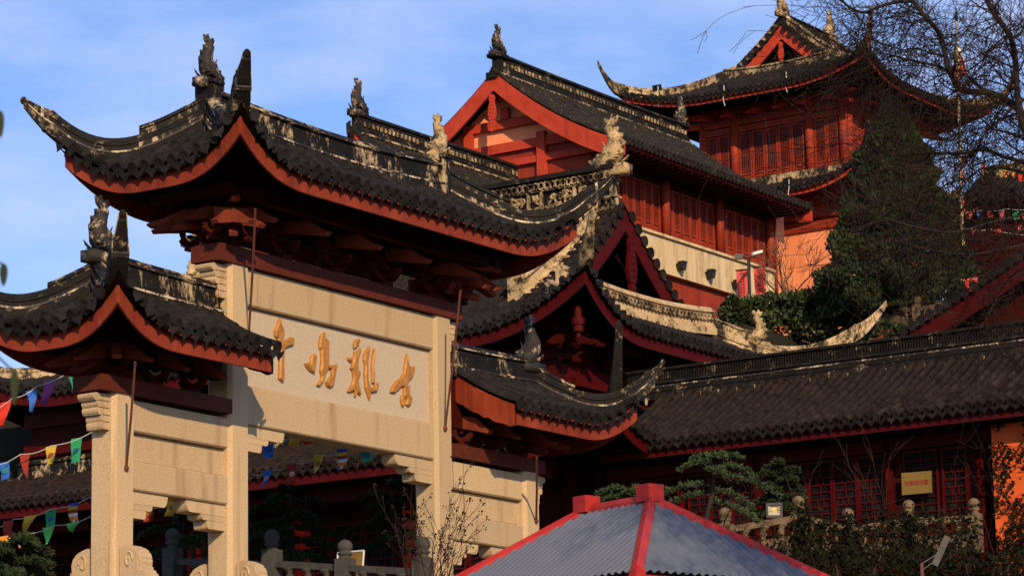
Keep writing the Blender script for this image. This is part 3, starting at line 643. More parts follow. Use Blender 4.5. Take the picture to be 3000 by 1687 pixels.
# carved panels between the two lattice bands
def relief(par, c, w_, h_, ax, out, m, seed):
    rr = random.Random(seed); mb = MB(); ax = Vector(ax); o = Vector(out)
    for i in range(9):
        a = rr.uniform(-.8,.8)*w_; b = rr.uniform(-.7,.7)*h_; t0 = rr.uniform(0, 6.3); r0 = rr.uniform(.10,.2)*min(1, w_*2)
        mb.tube([Vector(c)+ax*(a+r0*(1-t/12)*math.cos(t0+t*.55))+Z*(b+r0*(1-t/12)*math.sin(t0+t*.55))+o*.03 for t in range(10)], .032, 5)
    for i in range(5): mb.ball(Vector(c)+ax*rr.uniform(-.6,.6)*w_+Z*rr.uniform(-.5,.5)*h_+o*.02, rr.uniform(.05,.09), 7, 5)
    return part('carved_relief', mb, m, par, True)
for i, (y, w_) in enumerate(((13.9,.55), (15.15,.55), (15.9,.16), (16.6,.4), (17.6,.5), (18.9,.5))):
    fr = part('carved_panel', MB().box((36.32, y-w_-.06, 11.86), (36.40, y-w_, 12.29)).box((36.32, y+w_, 11.86), (36.40, y+w_+.06, 12.29)), 'ridgecream', ridge_o) if False else None
    part('panel_post', MB().box((36.30, y-w_-.06, 11.855), (36.41, y-w_, 12.295)), 'ridgecream', ridge_o)
    relief(ridge_o, (36.40, y, 12.07), w_, .18, (0,1,0), (-1,0,0), 'dragon', i)
dragon(hall, (36.5, 13.35, 12.60), (0,-1,0), 1.5, 'dragon')
dragon(hall, (36.5, 28.7, 12.66), (0,1,0), 1.6, 'dragon')
# verge ridges running down from the main ridge at the gable, then the gable-base ridge and the hips
for e, uu, ys in ((0, -8.05, -1), (1, 8.05, 1)):
    for sv in (1, -1):
        pts = [up.P(uu-ys*.95, sv*(.25+3.9*i/14), .03, True) for i in range(15)]
        o = part('verge_ridge', MB().sweep(pts, rprof(.24, .74)), 'crest', hall)
        for k in (3, 6, 9): part('verge_figure', MB().lathe(pts[k]+Z*.74, [(.16,0),(.19,.10),(.12,.18),(.17,.28),(.10,.36),(.12,.44),(.02,.52)], 8), 'crest', o, True)
        part('verge_cap', MB().tube([q+Z*.78 for q in pts], .10, 7), 'ridgedark', o)
        q = pts[-1]; part('verge_scroll', MB().obox(q+Z*.35, (.2,0,0), (0,.22,0), (0,0,.42)).ball(q+Z*.85, .2, 8, 6), 'dragon', hall)
        for k in range(1, 14):                       # verge tiles laid across the slope edge
            a = up.P(uu, sv*.32*k, .02, True); n_ = up.P(uu+ys*.8, sv*.32*k, .02, True); t = (n_-a)*-1 if False else (a-n_)
            a2 = up.P(uu, sv*(.32*k+.1), .02, True); sl = (a2-a).normalized(); dirv = Vector((0, -ys, 0)); nr = sl.cross(dirv); nr = nr if nr.z > 0 else -nr
            M = Matrix((dirv*.42, nr.cross(dirv)*.14, nr*.14)).transposed().to_4x4(); M.translation = a+Vector((0, -ys*.42, 0))
            inst('verge_tile', cmesh('roof_tile', 'tilebrown'), M, up.obj) 
            M = Matrix((dirv*.44, nr.cross(dirv)*.14, nr*.14)).transposed().to_4x4(); M.translation = a+Vector((0, ys*.02, 0)); inst('verge_tile', cmesh('eave_tile', 'tilebrown'), M, up.obj)
base = [Vector((32.5+8.0*i/20, Yg-.32, up.P(-8.4, 4-.4*i).z if False else 8.18+.22*(2*i/20-1)**2)) for i in range(21)]
ob = part('gable_base_ridge', MB().sweep(base, rprof(.17, .72)), 'crest', hall)
for i in range(40):
    M = Matrix(((0,1,0,0),(1,0,0,0),(0,0,1,0),(0,0,0,1))) @ Matrix.Diagonal((.25, .10, .10, 1)); M.translation = (32.7+i*.195, Yg-.47, 8.58+.22*((2*(i*.195+.2)/8-1)**2)); inst('lattice_ring', ring_me, M, ob)
for end, sv, hr, rs in ((0,1,.75,.95), (0,-1,1.0,1.0), (1,1,.75,1.0), (1,-1,.75,1.0)):
    p, s_ = hip_path(up, end, sv, horn=hr, rise=rs, curl=1.6)
    part('hip_ridge', MB().sweep(p, hprof(.13, .40), s_), 'ridgecream', hall)
    q = p[9]
    if (end, sv) != (0, 1): part('hip_block', MB().sweep([r_+Z*.3 for r_ in p[:9]], rprof(.12, .40)), 'ridgecream', hall)
    if end == 0: dragon(hall, q+Z*.35, (p[12]-p[8]).normalized(), .95 if sv < 0 else .6, 'dragon')
# skirt roof ridge against the wall, hips and the tall corner horn
zb = low.P(0, low.B-2.75).z
part('wall_ridge', MB().sweep([(30.78, 11.2+19.6*i/4, zb-.05) for i in range(5)], rprof(.16, .62)), 'ridge', hall)
part('wall_ridge', MB().sweep([(30.6+12*i/4, 11.28, zb-.05) for i in range(5)], rprof(.16, .62)), 'ridge', hall)
for end, sv, hr, rs in ((0,1,.62,1.55), (0,-1,.7,1.2), (1,1,.7,1.2)):
    p, s_ = hip_path(low, end, sv, horn=hr, rise=rs, curl=1.25, start=2.7)
    s_ = [((1, 1) if i <= 22 else (1-.55*(i-22)/10, 1-.2*(i-22)/10)) for i in range(len(p))]
    part('hip_ridge', MB().sweep(p, hprof(.13, .34), s_), 'ridgedark', hall)
# beams, brackets and columns under the eaves
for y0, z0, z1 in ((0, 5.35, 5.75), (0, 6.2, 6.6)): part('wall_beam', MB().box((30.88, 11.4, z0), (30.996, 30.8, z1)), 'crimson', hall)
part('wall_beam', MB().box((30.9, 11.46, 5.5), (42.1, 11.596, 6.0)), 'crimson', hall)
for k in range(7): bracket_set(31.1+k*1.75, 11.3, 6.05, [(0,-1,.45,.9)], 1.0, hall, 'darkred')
bracket_set(30.9, 11.4, 6.1, [(-.7,-.7,.3,1.1), (-1,0,.45,.8), (0,-1,.45,.8)], 1.15, hall, 'darkred')
def column(par, x, y, z0, z1, r_, m='lacquer'): return part('column', MB().lathe((x, y, 0), [(r_*1.25, z0), (r_*1.25, z0+.18), (r_, z0+.2), (r_*.94, z1)], 16), m, par, True)
column(hall, 30.75, 11.35, -4.2, 5.6, .26)
for k in range(6): column(hall, 29.5, 19.25+ (k-1)*3.7, -4.2, 3.7, .27)
part('wall_beam', MB().box((29.35, 11, 2.75), (29.65, 31, 3.25)), 'crimson', hall)
part('corner_pendant', MB().lathe((30.0, 10.45, 0), [(.03,6.42), (.06,6.48), (.05,6.56), (.14,6.62), (.14,6.78), (.18,6.80), (.18,6.98), (.1,7.0), (.1,7.3)], 10), 'crimson', hall)
for k in range(16):
    y = 12.4+k*1.15
    fr = lambda a, b, d, y=y: Vector((30.93-d, y+.10+a, -2.6+b))
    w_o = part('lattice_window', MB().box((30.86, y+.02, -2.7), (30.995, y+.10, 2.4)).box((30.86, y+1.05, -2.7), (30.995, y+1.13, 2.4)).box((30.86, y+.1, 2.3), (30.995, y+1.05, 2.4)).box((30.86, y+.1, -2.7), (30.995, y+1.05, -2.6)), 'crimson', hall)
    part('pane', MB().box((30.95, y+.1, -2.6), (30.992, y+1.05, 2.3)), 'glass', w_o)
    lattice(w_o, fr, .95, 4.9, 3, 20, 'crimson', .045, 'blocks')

# ================================================================== wing of the hall on the right
wing = thing('wing_hall', 'low hall with grey tiled roof and red lattice windows at lower right', 'hall', (33, 2, -3.5))
wr = Roof(wing, (33.15, 1.2), 'Y', -9.5, 8.6, 3.4, 3.42, 1.9, .3, 0, sp=.275, tl=.34, tm='tilebrown', name='roof')
wr.build().tiles((1,), (), (300, 60, 60)).fascia(('v+', 'v-'), .30, m='crimson', inset=.12)
ro = part('main_ridge', MB().sweep([(33.15, -8.3+19.2*i/12, 5.25) for i in range(13)], rprof(.16, .40)), 'ridgedark', wing)
part('lattice_band', MB().box((33.10, -8.3, 5.6), (33.2, 10.9, 5.92)), 'ridgedark', ro)
part('ridge_line', MB().box((32.80, -8.3, 5.44), (32.84, 10.9, 5.48)), 'ridgeedge', ro)
part('ridge_cap', MB().box((33.0, -8.3, 5.93), (33.3, 10.9, 6.0)), 'ridgedark', ro)
slat = MB().box((-.02, -.012, 0), (.02, .012, .33)); sm = mesh('lattice_slat', slat, 'ridgedark')
for i in range(240): inst('lattice_slat', sm, Matrix.Translation((33.07, 10.8-i*.08, 5.6)), ro)
for i in range(34): part('ridge_drip', MB().prism([(32.9, 10.2-i*.55-.06, 5.2), (32.9, 10.2-i*.55+.06, 5.2), (32.9, 10.2-i*.55+.02, 5.02-.06*(i % 3)), (32.9, 10.2-i*.55-.02, 5.0)], (-.02, 0, 0)), 'ridgecream', ro)
part('wall', MB().box((31.25, -8, -4.2), (35, 10.6, 3.5)), 'darkred', wing)
part('eave_beam', MB().box((30.98, -8, 2.75), (31.24, 10.6, 3.05)), 'crimson', wing)
for y in (10.4, 8.1, 5.82, 2.11, -.40): column(wing, 31.05, y, -2.5, 2.95, .13)
def leaf(y0, y1, z0=1.02, z1=2.66):
    o = part('lattice_window', MB().box((31.13, y0-.05, z0-.07), (31.245, y0, z1+.07)).box((31.13, y1, z0-.07), (31.245, y1+.05, z1+.07)).box((31.13, y0, z0-.07), (31.245, y1, z0)).box((31.13, y0, z1), (31.245, y1, z1+.07)), 'crimson', wing)
    part('pane', MB().box((31.215, y0, z0), (31.243, y1, z1)), 'glass', o)
    lattice(o, lambda a, b, d: Vector((31.20-d, y0+a, z0+b)), y1-y0, z1-z0, 3, 9, 'crimson', .035, 'blocks')
for a, b in ((.08, .66), (.86, 1.70), (2.36, 2.98), (3.10, 3.68), (3.80, 4.38), (4.5, 5.05), (5.15, 5.6), (6.05, 6.6), (6.7, 7.25), (7.35, 7.9), (8.3, 8.9), (9.05, 9.7)): leaf(a, b)
part('sill_panel', MB().box((31.1, -.6, -.4), (31.245, 10.5, .9)), 'crimson', wing)

# ================================================================== upper hall with the big red gable
uh = thing('upper_hall', 'large upper hall with bright red gable and long red window wall on the hill', 'hall', (51, 23, 10.5))
ur = Roof(uh, (50.93, 23.07), 'X', -6.18, 6.17, 5.0, 15.95, 3.1, .42, 0, sp=.25, tl=.34, tm='tilemoss', name='roof')
ur.build().tiles((-1,), (), (300, 60, 60)).fascia(('v-', 'v+'), .16, m='redwood', inset=.12)
ur.vmax = 5.02
gable_boards(uh, ur, 0, -6.20, .64, 'barge', zoff=-.06, out=1); gable_boards(uh, ur, 1, 6.19, .64, 'barge', zoff=-.06, out=-1)
rdg = part('main_ridge', MB().sweep([(44.9+12.0*i/10, 23.07, 18.98+.05*(2*i/10-1)**2) for i in range(11)], rprof(.17, .66)), 'ridgedark', uh)
dent = MB().box((-.05, -.012, 0), (.05, .012, .14)); dm = mesh('ridge_dentil', dent, 'ridgecream')
for i in range(56): inst('ridge_dentil', dm, Matrix.Translation((45.2+i*.21, 22.90, 19.22)), rdg)
ucrest = part('ridge_foot', MB().sweep([(44.8+12.2*i/6, 22.80, 18.86) for i in range(7)], [(-.05,0),(.05,0),(.05,.06),(-.05,.06)]), 'ridgecream', rdg)
for x, d in ((45.05, -1), (56.75, 1)):
    fo = part('ridge_foot_block', MB().box((x-.3, 22.82, 19.5), (x+.3, 23.32, 19.62)).box((x-.42*1, 22.86, 18.75), (x+.42, 23.28, 18.95)), 'ridgedark', uh)
    dragon(uh, (x, 23.07, 19.62), (d,0,0), .95, 'dragondark', curl=0)
gx = 45.55
part('gable_wall', MB().prism([ur.P(-5.3, v, -.22) for v in [-3.45+8.15*i/20 for i in range(21)]]+[Vector((gx, 28.0, 12.6)), Vector((gx, 19.62, 12.6))], (.2, 0, 0)), 'plaster', uh)
def gbeam(a, b, hh, name='gable_beam', dep=.14): # beam on the gable between two pixels
    p, q = onX(*a, gx), onX(*b, gx); return part(name, MB().prism([p, q, q+Z*-hh, p+Z*-hh], (-dep, 0, 0)), 'barge', uh)
z3 = lambda a, b: (1200+a/2.415, 100+b/2.415)
def hb(y0, y1, z0, z1, n_='gable_beam', d=.14, m='barge'):
    while y0 < 23 and ur.P(-6, y0-23.07).z-.16 < z1: y0 += .05
    while y1 > 23.2 and ur.P(-6, y1-23.07).z-.16 < z1: y1 -= .05
    return part(n_, MB().box((gx-d, y0, z0), (gx-.002, y1, z1)), m, uh)
zc = [onX(*z3(640, y), gx).z for y in (640, 690, 770, 840, 850, 900)]
hb(19, 27, onX(*z3(700, 668), gx).z, onX(*z3(700, 605), gx).z, d=.10)
hb(19.4, 27.2, onX(*z3(700, 838), gx).z, onX(*z3(700, 772), gx).z, d=.10)
hb(19.4, 27.6, onX(*z3(700, 945), gx).z, onX(*z3(700, 897), gx).z, d=.10)
for a in (430, 945): y = onX(*z3(a, 780), gx).y; hb(y-.16, y+.16, 14.4, onX(*z3(a, 690), gx).z-.01, 'gable_post', .17)
y = onX(*z3(690, 560), gx).y; hb(y-.14, y+.14, onX(*z3(690,610), gx).z, 17.9, 'gable_post', .17)
fish(uh, (44.70, 23.07, 17.75), .82, (0,1,0), (-1,0,0), 'barge')
# long front wall
WY = 19.6
part('wall', MB().box((45.6, WY+.12, 10.5), (57.0, 27.0, 16.52)), 'redwood', uh)
part('stone_base', MB().box((45.3, WY-.10, 12.50), (56.86, WY+.6, 13.70)), 'concrete', uh)
part('sill', MB().box((45.2, WY-.2, 13.702), (56.9, WY+.11, 13.79)), 'concrete', uh)
part('lintel_beam', MB().box((45.6, WY+.0, 15.52), (56.9, WY+.118, 15.9)), 'darkred', uh)
for i in range(30): part('rafter', MB().box((45.2+i*.4, 18.22, 15.66), (45.3+i*.4, 19.6, 15.76)), 'darkred', uh)  # darker red puts the eave shadow into the rafter colour
for x in (46.1, 49.67, 53.22, 56.70): part('column', MB().lathe((x, WY-.06, 0), [(.15, 13.79), (.145, 15.75)], 14), 'redwood', uh, True)
def win_leaf(par, fr0, w_, h_, nb, split=.0, m='redwood'):
    """one lattice leaf: outer frame, dark pane, vertical bars and a lower panel"""
    P_ = lambda a, b, d: fr0(a, b, d)
    def bx(a0, a1, b0, b1, d0, d1): return [P_(a0,b0,d0), P_(a1,b0,d0), P_(a1,b1,d0), P_(a0,b1,d0), P_(a0,b0,d1), P_(a1,b0,d1), P_(a1,b1,d1), P_(a0,b1,d1)]
    FB = [(0,3,2,1),(4,5,6,7),(0,1,5,4),(1,2,6,5),(2,3,7,6),(3,0,4,7)]
    t = .07; lo = split
    mb = MB()
    for q in ((0,t,0,h_,0,.06), (w_-t,w_,0,h_,0,.06), (t,w_-t,0,t,0,.06), (t,w_-t,h_-t,h_,0,.06)): mb.add(bx(*q), FB)
    if lo: mb.add(bx(t,w_-t,lo,lo+t,0,.06), FB); mb.add(bx(t+.03,w_-t-.03,t+.03,lo-.03,0,.035), FB)
    o = part('lattice_window', mb, m, par)
    part('pane', MB().add(bx(t,w_-t,(lo+t) if lo else t,h_-t,-.01,.012), FB), 'pane', o)
    y0 = (lo+t) if lo else t
    lattice(o, lambda a, b, d: P_(t+a, y0+b, d+.013), w_-2*t, h_-t-y0, max(4, nb-1), 0, m, .017)
    return o
for b0, b1 in ((46.25, 49.5), (49.84, 53.05), (53.38, 56.54)):
    n = 6; ww = (b1-b0-.12*2)/n
    for i in range(n):
        x = b0+i*ww+.12*(i//2)
        win_leaf(uh, lambda a, b, d, x=x: Vector((x+a, WY+.115-d, 13.80+b)), ww-.02, 1.70, 6, .32)
        if i in (2, 4): part('window_post', MB().box((x-.12, WY+.0, 13.80), (x-.02, WY+.117, 15.5)), 'redwood', uh)
part('pilaster', MB().box((56.90, WY-.12, 10.5), (57.62, WY+.5, 15.88)), 'plaster', uh)
part('downpipe', MB().tube([(56.80, WY-.22, 15.7), (56.80, WY-.22, 12.0)], .045, 8), 'redwood', uh)
for a, b in ((905,435), (1105,490), (1285,560)):
    q = onY(1600+a/2.342, 600+b/2.342, WY-.1); o = thing('wall_lamp', {905: 'dark bracket lamp on the concrete wall, nearest the gable', 1105: 'middle one of the three dark bracket lamps on the concrete wall', 1285: 'dark bracket lamp on the concrete wall, beside the red banners'}[a], 'wall lamp', q, 'bracket lamps on the concrete base')
    part('bracket', MB().prism([q+Vector((-.16,0,.13)), q+Vector((.16,0,.13)), q+Vector((.10,0,-.02)), q+Vector((.06,0,-.10)), q+Vector((-.06,0,-.10)), q+Vector((-.10,0,-.02))], (0,-.26,0)), 'black', o)
    part('lamp_head', MB().box(q+Vector((-.12,-.30,.135)), q+Vector((.12,-.06,.21))), 'black', o)

# ================================================================== smaller hall left of it
sh = thing('small_hall', 'smaller tiled hall with a worn red gable left of the big gable', 'hall', (40, 22, 9))
sr = Roof(sh, (40.2, 22.12), 'X', -4.46, 4.3, 4.2, 11.75, 3.35, .40, 0, sp=.25, tl=.34, tm='tilemoss', name='roof')
sr.build().tiles((-1,), (), (220, 30, 30)).fascia(('v-', 'v+'), .16, m='redwood', inset=.12)
sr.vmax = 4.2; gable_boards(sh, sr, 0, -4.47, .60, 'barge', zoff=-.06)
part('wall', MB().box((36.6, 19.2, 6), (44.3, 25.2, 12.6)), 'plaster', sh)
part('gable_wall', MB().prism([sr.P(-3.6, v, -.2) for v in [-3.6+7.2*i/16 for i in range(17)]]+[Vector((36.55, 25.1, 12.0)), Vector((36.55, 19.1, 12.0))], (.05, 0, 0)), 'plaster', sh)
srd = part('main_ridge', MB().sweep([(35.9+8.6*i/8, 22.12, 15.02) for i in range(9)], rprof(.16, .62)), 'ridgedark', sh)
for i in range(40): inst('ridge_dentil', dm, Matrix.Translation((36.2+i*.21, 21.96, 15.22)), srd)
part('ridge_foot', MB().sweep([(35.9+8.6*i/6, 21.84, 14.90) for i in range(7)], [(-.05,0),(.05,0),(.05,.06),(-.05,.06)]), 'ridgecream', srd)
part('verge_curl', MB().tube([(35.8, 22.12, 14.75), (35.62, 22.12, 14.95), (35.56, 22.12, 15.2), (35.66, 22.12, 15.3)], [.12, .1, .07, .03], 7), 'ridgedark', sh)
dragon(sh, (36.05, 22.12, 15.62), (-1,0,0), 1.0, 'dragondark', curl=0)

# ================================================================== tower on the hilltop
tw = thing('hilltop_tower', 'two storey red tower with sweeping cream edged eaves on the hilltop', 'tower', (62.8, 21.1, 10.5))
TC = (62.8, 21.1)
tu = Roof(tw, TC, 'X', -4.95, 4.95, 4.95, 20.86, 3.15, .5, .70, 3.4, 3.4, 2.2, 3.0, 3.0, ext=.25, sp=.24, tl=.32, tm='tile', name='upper_roof')
tu.build().tiles((-1,), (0,), (170, 75, 75)).fascia(('v-', 'v+', 'u-', 'u+'), .20, m='barge')
tl_ = Roof(tw, TC, 'X', -4.5, 4.5, 4.5, 17.08, 2.6, .4, .85, 2.8, 2.8, 2.2, 2.0, 2.0, ext=.2, sp=.24, tl=.32, tm='tile', name='lower_roof')
skirt(tl_, 1.75, 40); tl_._cliptop = 1.7
tl_.tiles((-1,), (0,), (60, 40, 40)).fascia(('v-', 'v+', 'u-', 'u+'), .22, m='barge')
part('apron', MB().sweep([(59.70, 24.4-.0-6.7*i/4, 17.72) for i in range(5)], [(-.16,-.1),(.16,-.1),(.16,.24),(-.16,.14)]), 'ridgecream', tw)
part('apron', MB().sweep([(59.6+6.3*i/4, 17.95, 17.73) for i in range(5)], [(-.16,-.1),(.16,-.1),(.16,.14),(-.16,.24)]), 'ridgecream', tw)
tu.vmax = 2.2
gable_boards(tw, tu, 0, -1.97, .50, 'barge', zoff=-.10); gable_boards(tw, tu, 1, 1.97, .5, 'barge', zoff=-.1, out=-1)
part('gable_wall', MB().prism([tu.P(-1.4, v, -.2, True) for v in [-2+4*i/12 for i in range(13)]]+[Vector((61.4, 23.0, 21.8)), Vector((61.4, 19.2, 21.8))], (.1, 0, 0)), 'soffit', tw)
fish(tw, (60.82, 21.1, 22.95), .62, (0,1,0), (-1,0,0), 'barge')
part('main_ridge', MB().sweep([(60.9+3.9*i/6, 21.1, 23.95) for i in range(7)], rprof(.13, .5)), 'ridgedark', tw)
for x, d in ((61.0, -1), (64.7, 1)): dragon(tw, (x, 21.1, 24.38), (d,0,0), .95, 'dragon', curl=0)
for uu, sx in ((-1.97, 1), (1.97, -1)):
    for sv in (1, -1):
        pts = [tu.P(uu+sx*.28, sv*(.15+2.75*i/12), .02, True) for i in range(13)]
        part('verge_ridge', MB().sweep(pts, rprof(.13, .46)), 'ridgecream', tw)
        for k in range(1, 10):
            a = tu.P(uu, sv*.25*k, .02, True); a2 = tu.P(uu, sv*(.25*k+.1), .02, True); sl = (a2-a).normalized(); dv = Vector((sx, 0, 0)); nr = sl.cross(dv); nr = nr if nr.z > 0 else -nr
            M = Matrix((dv*.34, nr.cross(dv)*.11, nr*.11)).transposed().to_4x4(); M.translation = a+Vector((-sx*.12, 0, 0)); inst('verge_tile', cmesh('eave_tile', 'tile'), M, tu.obj)
part('gable_base_ridge', MB().sweep([(60.55, 23.35-4.5*i/10, 22.02+.12*(2*i/10-1)**2) for i in range(11)], rprof(.14, .42)), 'ridgecream', tw)
for end, sv, hr, rs in ((0,1,.70,1.05), (0,-1,.72,1.1), (1,1,.7,1.1), (1,-1,.75,1.1)):
    p, s_ = hip_path(tu, end, sv, horn=hr, rise=rs, curl=1.6); part('hip_ridge', MB().sweep(p, hprof(.10, .34), s_), 'ridgecream', tw)
for end, sv in ((0,1), (0,-1), (1,-1)):
    p, s_ = hip_path(tl_, end, sv, horn=.5, rise=.9, curl=1.6, start=1.7); part('hip_ridge', MB().sweep(p, hprof(.10, .28), s_), 'ridgedark', tw)
part('wall', MB().box((59.97, 18.1, 10.5), (65.7, 24.1, 20.9)), 'redwood', tw)
part('base_wall', MB().box((59.80, 17.9, 10.2), (59.965, 24.3, 15.72)), 'plaster', tw)
part('base_beam', MB().box((59.72, 17.8, 15.723), (59.965, 24.4, 16.05)), 'redwood', tw); part('base_beam', MB().box((59.78, 17.8, 16.2), (59.965, 24.4, 16.6)), 'redwood', tw)
for y in (24.0, 22.68, 19.55, 18.15): part('column', MB().lathe((59.9, y, 0), [(.17, 17.7), (.16, 20.3)], 14), 'redwood', tw, True)
part('lintel_beam', MB().box((59.85, 18.1, 19.86), (59.968, 24.1, 20.1)), 'redwood', tw); part('lintel_beam', MB().box((59.80, 18.0, 20.13), (59.968, 24.2, 20.36)), 'redwood', tw)
for a, b, n in ((23.85, 22.88, 2), (22.5, 19.75, 5), (19.36, 18.34, 2)):
    ww = (a-b)/n
    for i in range(n):
        win_leaf(tw, lambda p_, q_, d, y=a-i*ww: Vector((59.965-d, y-p_, 18.0+q_)), ww-.03, 1.84, 6, .22)
for x in (60.1, 61.4, 62.8, 64.2, 65.5): part('column', MB().lathe((x, 18.05, 0), [(.15, 17.7), (.15, 20.3)], 12), 'redwood', tw, True)
for y in (23.7, 22.68, 21.6, 20.5, 19.5, 18.4): part('bracket_arm', beak(MB(), (59.9, y, 20.42), (-1, 0, 0), .95, .16, .22), 'barge', tw); part('bracket_bow', bow(MB(), (59.85, y, 20.30), (0,1,0), .32, .2, .12), 'redwood', tw)
for x in (61, 62.5, 64): part('bracket_arm', beak(MB(), (x, 18.05, 20.42), (0, -1, 0), .95, .16, .22), 'barge', tw)
for d in ((-.7,-.7), (-.7,.7), (.7,-.7)):
    for k in (0, .34): part('bracket_arm', beak(MB(), (62.8+d[0]*4.1, 21.1+d[1]*4.15, 20.2+k), (*d, 0), 1.2+k, .18, .24), 'barge', tw)
for i, (a, b, X) in enumerate(((1925, 258, 58.1), (2118, 255, 58.1), (2300, 215, 58.2), (2308, 530, 58.5))):
    q = onX(a, b, X); lab = ['black floodlight on the tower eave nearest its left horn', 'black floodlight halfway along the left eave of the tower', 'black floodlight on the tower eave below the gable', 'black floodlight on the lower roof of the tower'][i]
    o = thing('floodlight', lab, 'floodlight', q, 'floodlights on the tower roofs')
    part('lamp_housing', MB().obox(q, (.10,0,.03), (0,.14,0), (-.03,0,.11)), 'black', o); part('lamp_arm', MB().tube([q+Vector((.06,0,-.02)), q+Vector((.16,0,-.22)), q+Vector((.3,0,-.24))], .03, 5), 'black', o)
    part('cable', MB().tube([q+Vector((-.1,-.1,.02)), q+Vector((-.24,-.18,-.25)), q+Vector((-.26,-.14,-.55)), q+Vector((-.25,-.2,-.8))], .016, 5), 'cord', o)

# ================================================================== halls at the far right
fh = thing('far_hall', 'distant dark roofed hall with a cream ridge beyond the bare tree', 'hall', at(2980, 700, 122))
fc = at(3000, 610, 122); fr_ = Roof(fh, (fc.x, fc.y), 'Y', -5, 3.2, 3.2, fc.z-.2, 1.7, .4, .5, 2, 2, 2.2, 1.4, 1.4, ext=.2, sp=.28, tl=.45, tm='tile', name='roof')
fr_.build(uns=30, vns=16).tiles((1,), (1,), (60, 20, 20)).fascia(('v+', 'u+'), .2, m='crimson')
part('main_ridge', MB().sweep([(fc.x, fc.y-3.6+5.3*i/5, fc.z+1.42) for i in range(6)], rprof(.16, .5)), 'ridgecream', fh)
for e, s_v in ((1,1), (1,-1)):
    p, s_ = hip_path(fr_, e, s_v, horn=.6, rise=1.0); part('hip_ridge', MB().sweep(p, hprof(.12, .35), s_), 'ridgecream', fh)
part('wall', MB().box((fc.x-2.2, fc.y-4.5, fc.z-6), (fc.x+2, fc.y+2, fc.z)), 'darkred', fh)
gh = thing('right_hall', 'dark maroon gabled hall rising at the right edge behind bare twigs', 'hall', at(2950, 1000, 84))
p1, p2 = onX(2640, 985, 38), onX(3000, 745, 38)
yc = p2.y-.7; Bh = p1.y-yc+.35; zt = p2.z+.35; ze = p1.z-.1
gr = Roof(gh, (42.0, yc), 'X', -4.0, 4.0, Bh, ze, zt-ze, .1, 0, sp=.28, tl=.36, tm='tile', name='roof'); gr.vmax = Bh
gr.build().fascia(('v+',), .2, m='crimson'); gr.tiles((1,), (), (0, 0, 0))
gable_boards(gh, gr, 0, -4.02, .62, 'crimson', zoff=-.05)
part('wall', MB().prism([gr.P(-3.4, v, -.2) for v in [-Bh*.9+Bh*1.8*i/10 for i in range(11)]]+[Vector((38.6, yc+Bh*.85, -3)), Vector((38.6, yc-Bh*.85, -3))], (6.5, 0, 0)), 'darkred', gh)
for k in range(1, 17):
    a = gr.P(-4.0, .27*k, .02); a2 = gr.P(-4.0, .27*k+.1, .02); sl = (a2-a).normalized(); dv = Vector((1,0,0)); nr = sl.cross(dv); nr = nr if nr.z > 0 else -nr
    M = Matrix((dv*.36, nr.cross(dv)*.12, nr*.12)).transposed().to_4x4(); M.translation = a+Vector((-.12,0,0)); inst('verge_tile', cmesh('eave_tile', 'tile'), M, gr.obj)
# hill terraces that carry the upper buildings
setting('upper_terrace', MB().box((44.2, 13.6, -4), (57.5, 30, 9.3)).box((57.501, 10, -4), (75, 32, 10.2)), 'hill')

# ================================================================== tin-roofed pavilion
pv = at(1905, 1465, 44); PA = R(52)
pX = toP(math.sin(PA), math.cos(PA), 0); pY = toP(-math.cos(PA), math.sin(PA), 0); PL = lambda a, b, z: pv+pX*a+pY*b+Z*z
rl = 1.42; hw = 1.78
zc_ = min((abs((lambda p: CY-FPX*((p-CAM).dot(cU))/((p-CAM).dot(cF)))(PL(-hw,-hw,-z*.01))-1668), -z*.01) for z in range(40, 250))[1]
pav = thing('tin_roof_pavilion', 'pavilion with blue grey corrugated roof and red ridge caps in the foreground', 'pavilion', PL(0, rl/2, zc_-2.8))
def tin(a, b, c, d, nw, name='roof_sheet'):  # a,b eave corners; c above b, d above a; corrugated along the eave
    mb = MB(); V = []; N = nw*4; a, b, c, d = map(Vector, (a, b, c, d)); nr = (b-a).cross(d-a).normalized(); nr = nr if nr.z > 0 else -nr
    e = (b-a); el = e.length; e.normalize(); up_ = (d-a) - e*(d-a).dot(e); ul = up_.length; up_.normalize()
    ca, cb_ = (d-a).dot(e), (c-a).dot(e)
    for i in range(N+1):
        x = el*i/N; hmax = ul
        if x < ca: hmax = ul*x/ca
        if x > cb_: hmax = min(hmax, ul*(el-x)/(el-cb_))
        off = .035*(1 if (i % 4) in (1, 2) else 0)
        V += [a+e*x+nr*off-up_*.04, a+e*x+up_*max(hmax, .0)+nr*off]
    part(name, mb.add(V, [(2*i, 2*i+2, 2*i+3, 2*i+1) for i in range(N)]), 'metalroof', pav)
c00, c01, c10, c11 = PL(-hw,-hw,zc_), PL(-hw,rl+hw,zc_), PL(hw,-hw,zc_), PL(hw,rl+hw,zc_); r0, r1 = PL(0,0,0), PL(0,rl,0)
tin(c01, c00, r0, r1, 34); tin(c00, c10, r0, r0, 25); tin(c10, c11, r1, r0, 34); tin(c11, c01, r1, r1, 25)
def cap(a, b, w_=.085, th=.05):
    a, b = Vector(a), Vector(b); t = (b-a).normalized(); sd = t.cross(Z).normalized(); n_ = sd.cross(t); n_ = n_ if n_.z > 0 else -n_
    return MB().add([a+sd*w_-n_*.03, a+n_*th, a-sd*w_-n_*.03, b+sd*w_-n_*.03, b+n_*th, b-sd*w_-n_*.03, a+sd*w_-n_*.10, a-sd*w_-n_*.10, b+sd*w_-n_*.10, b-sd*w_-n_*.10], [(0,1,4,3),(1,2,5,4),(0,3,8,6),(2,7,9,5),(0,6,7,2,1),(3,4,5,9,8)])
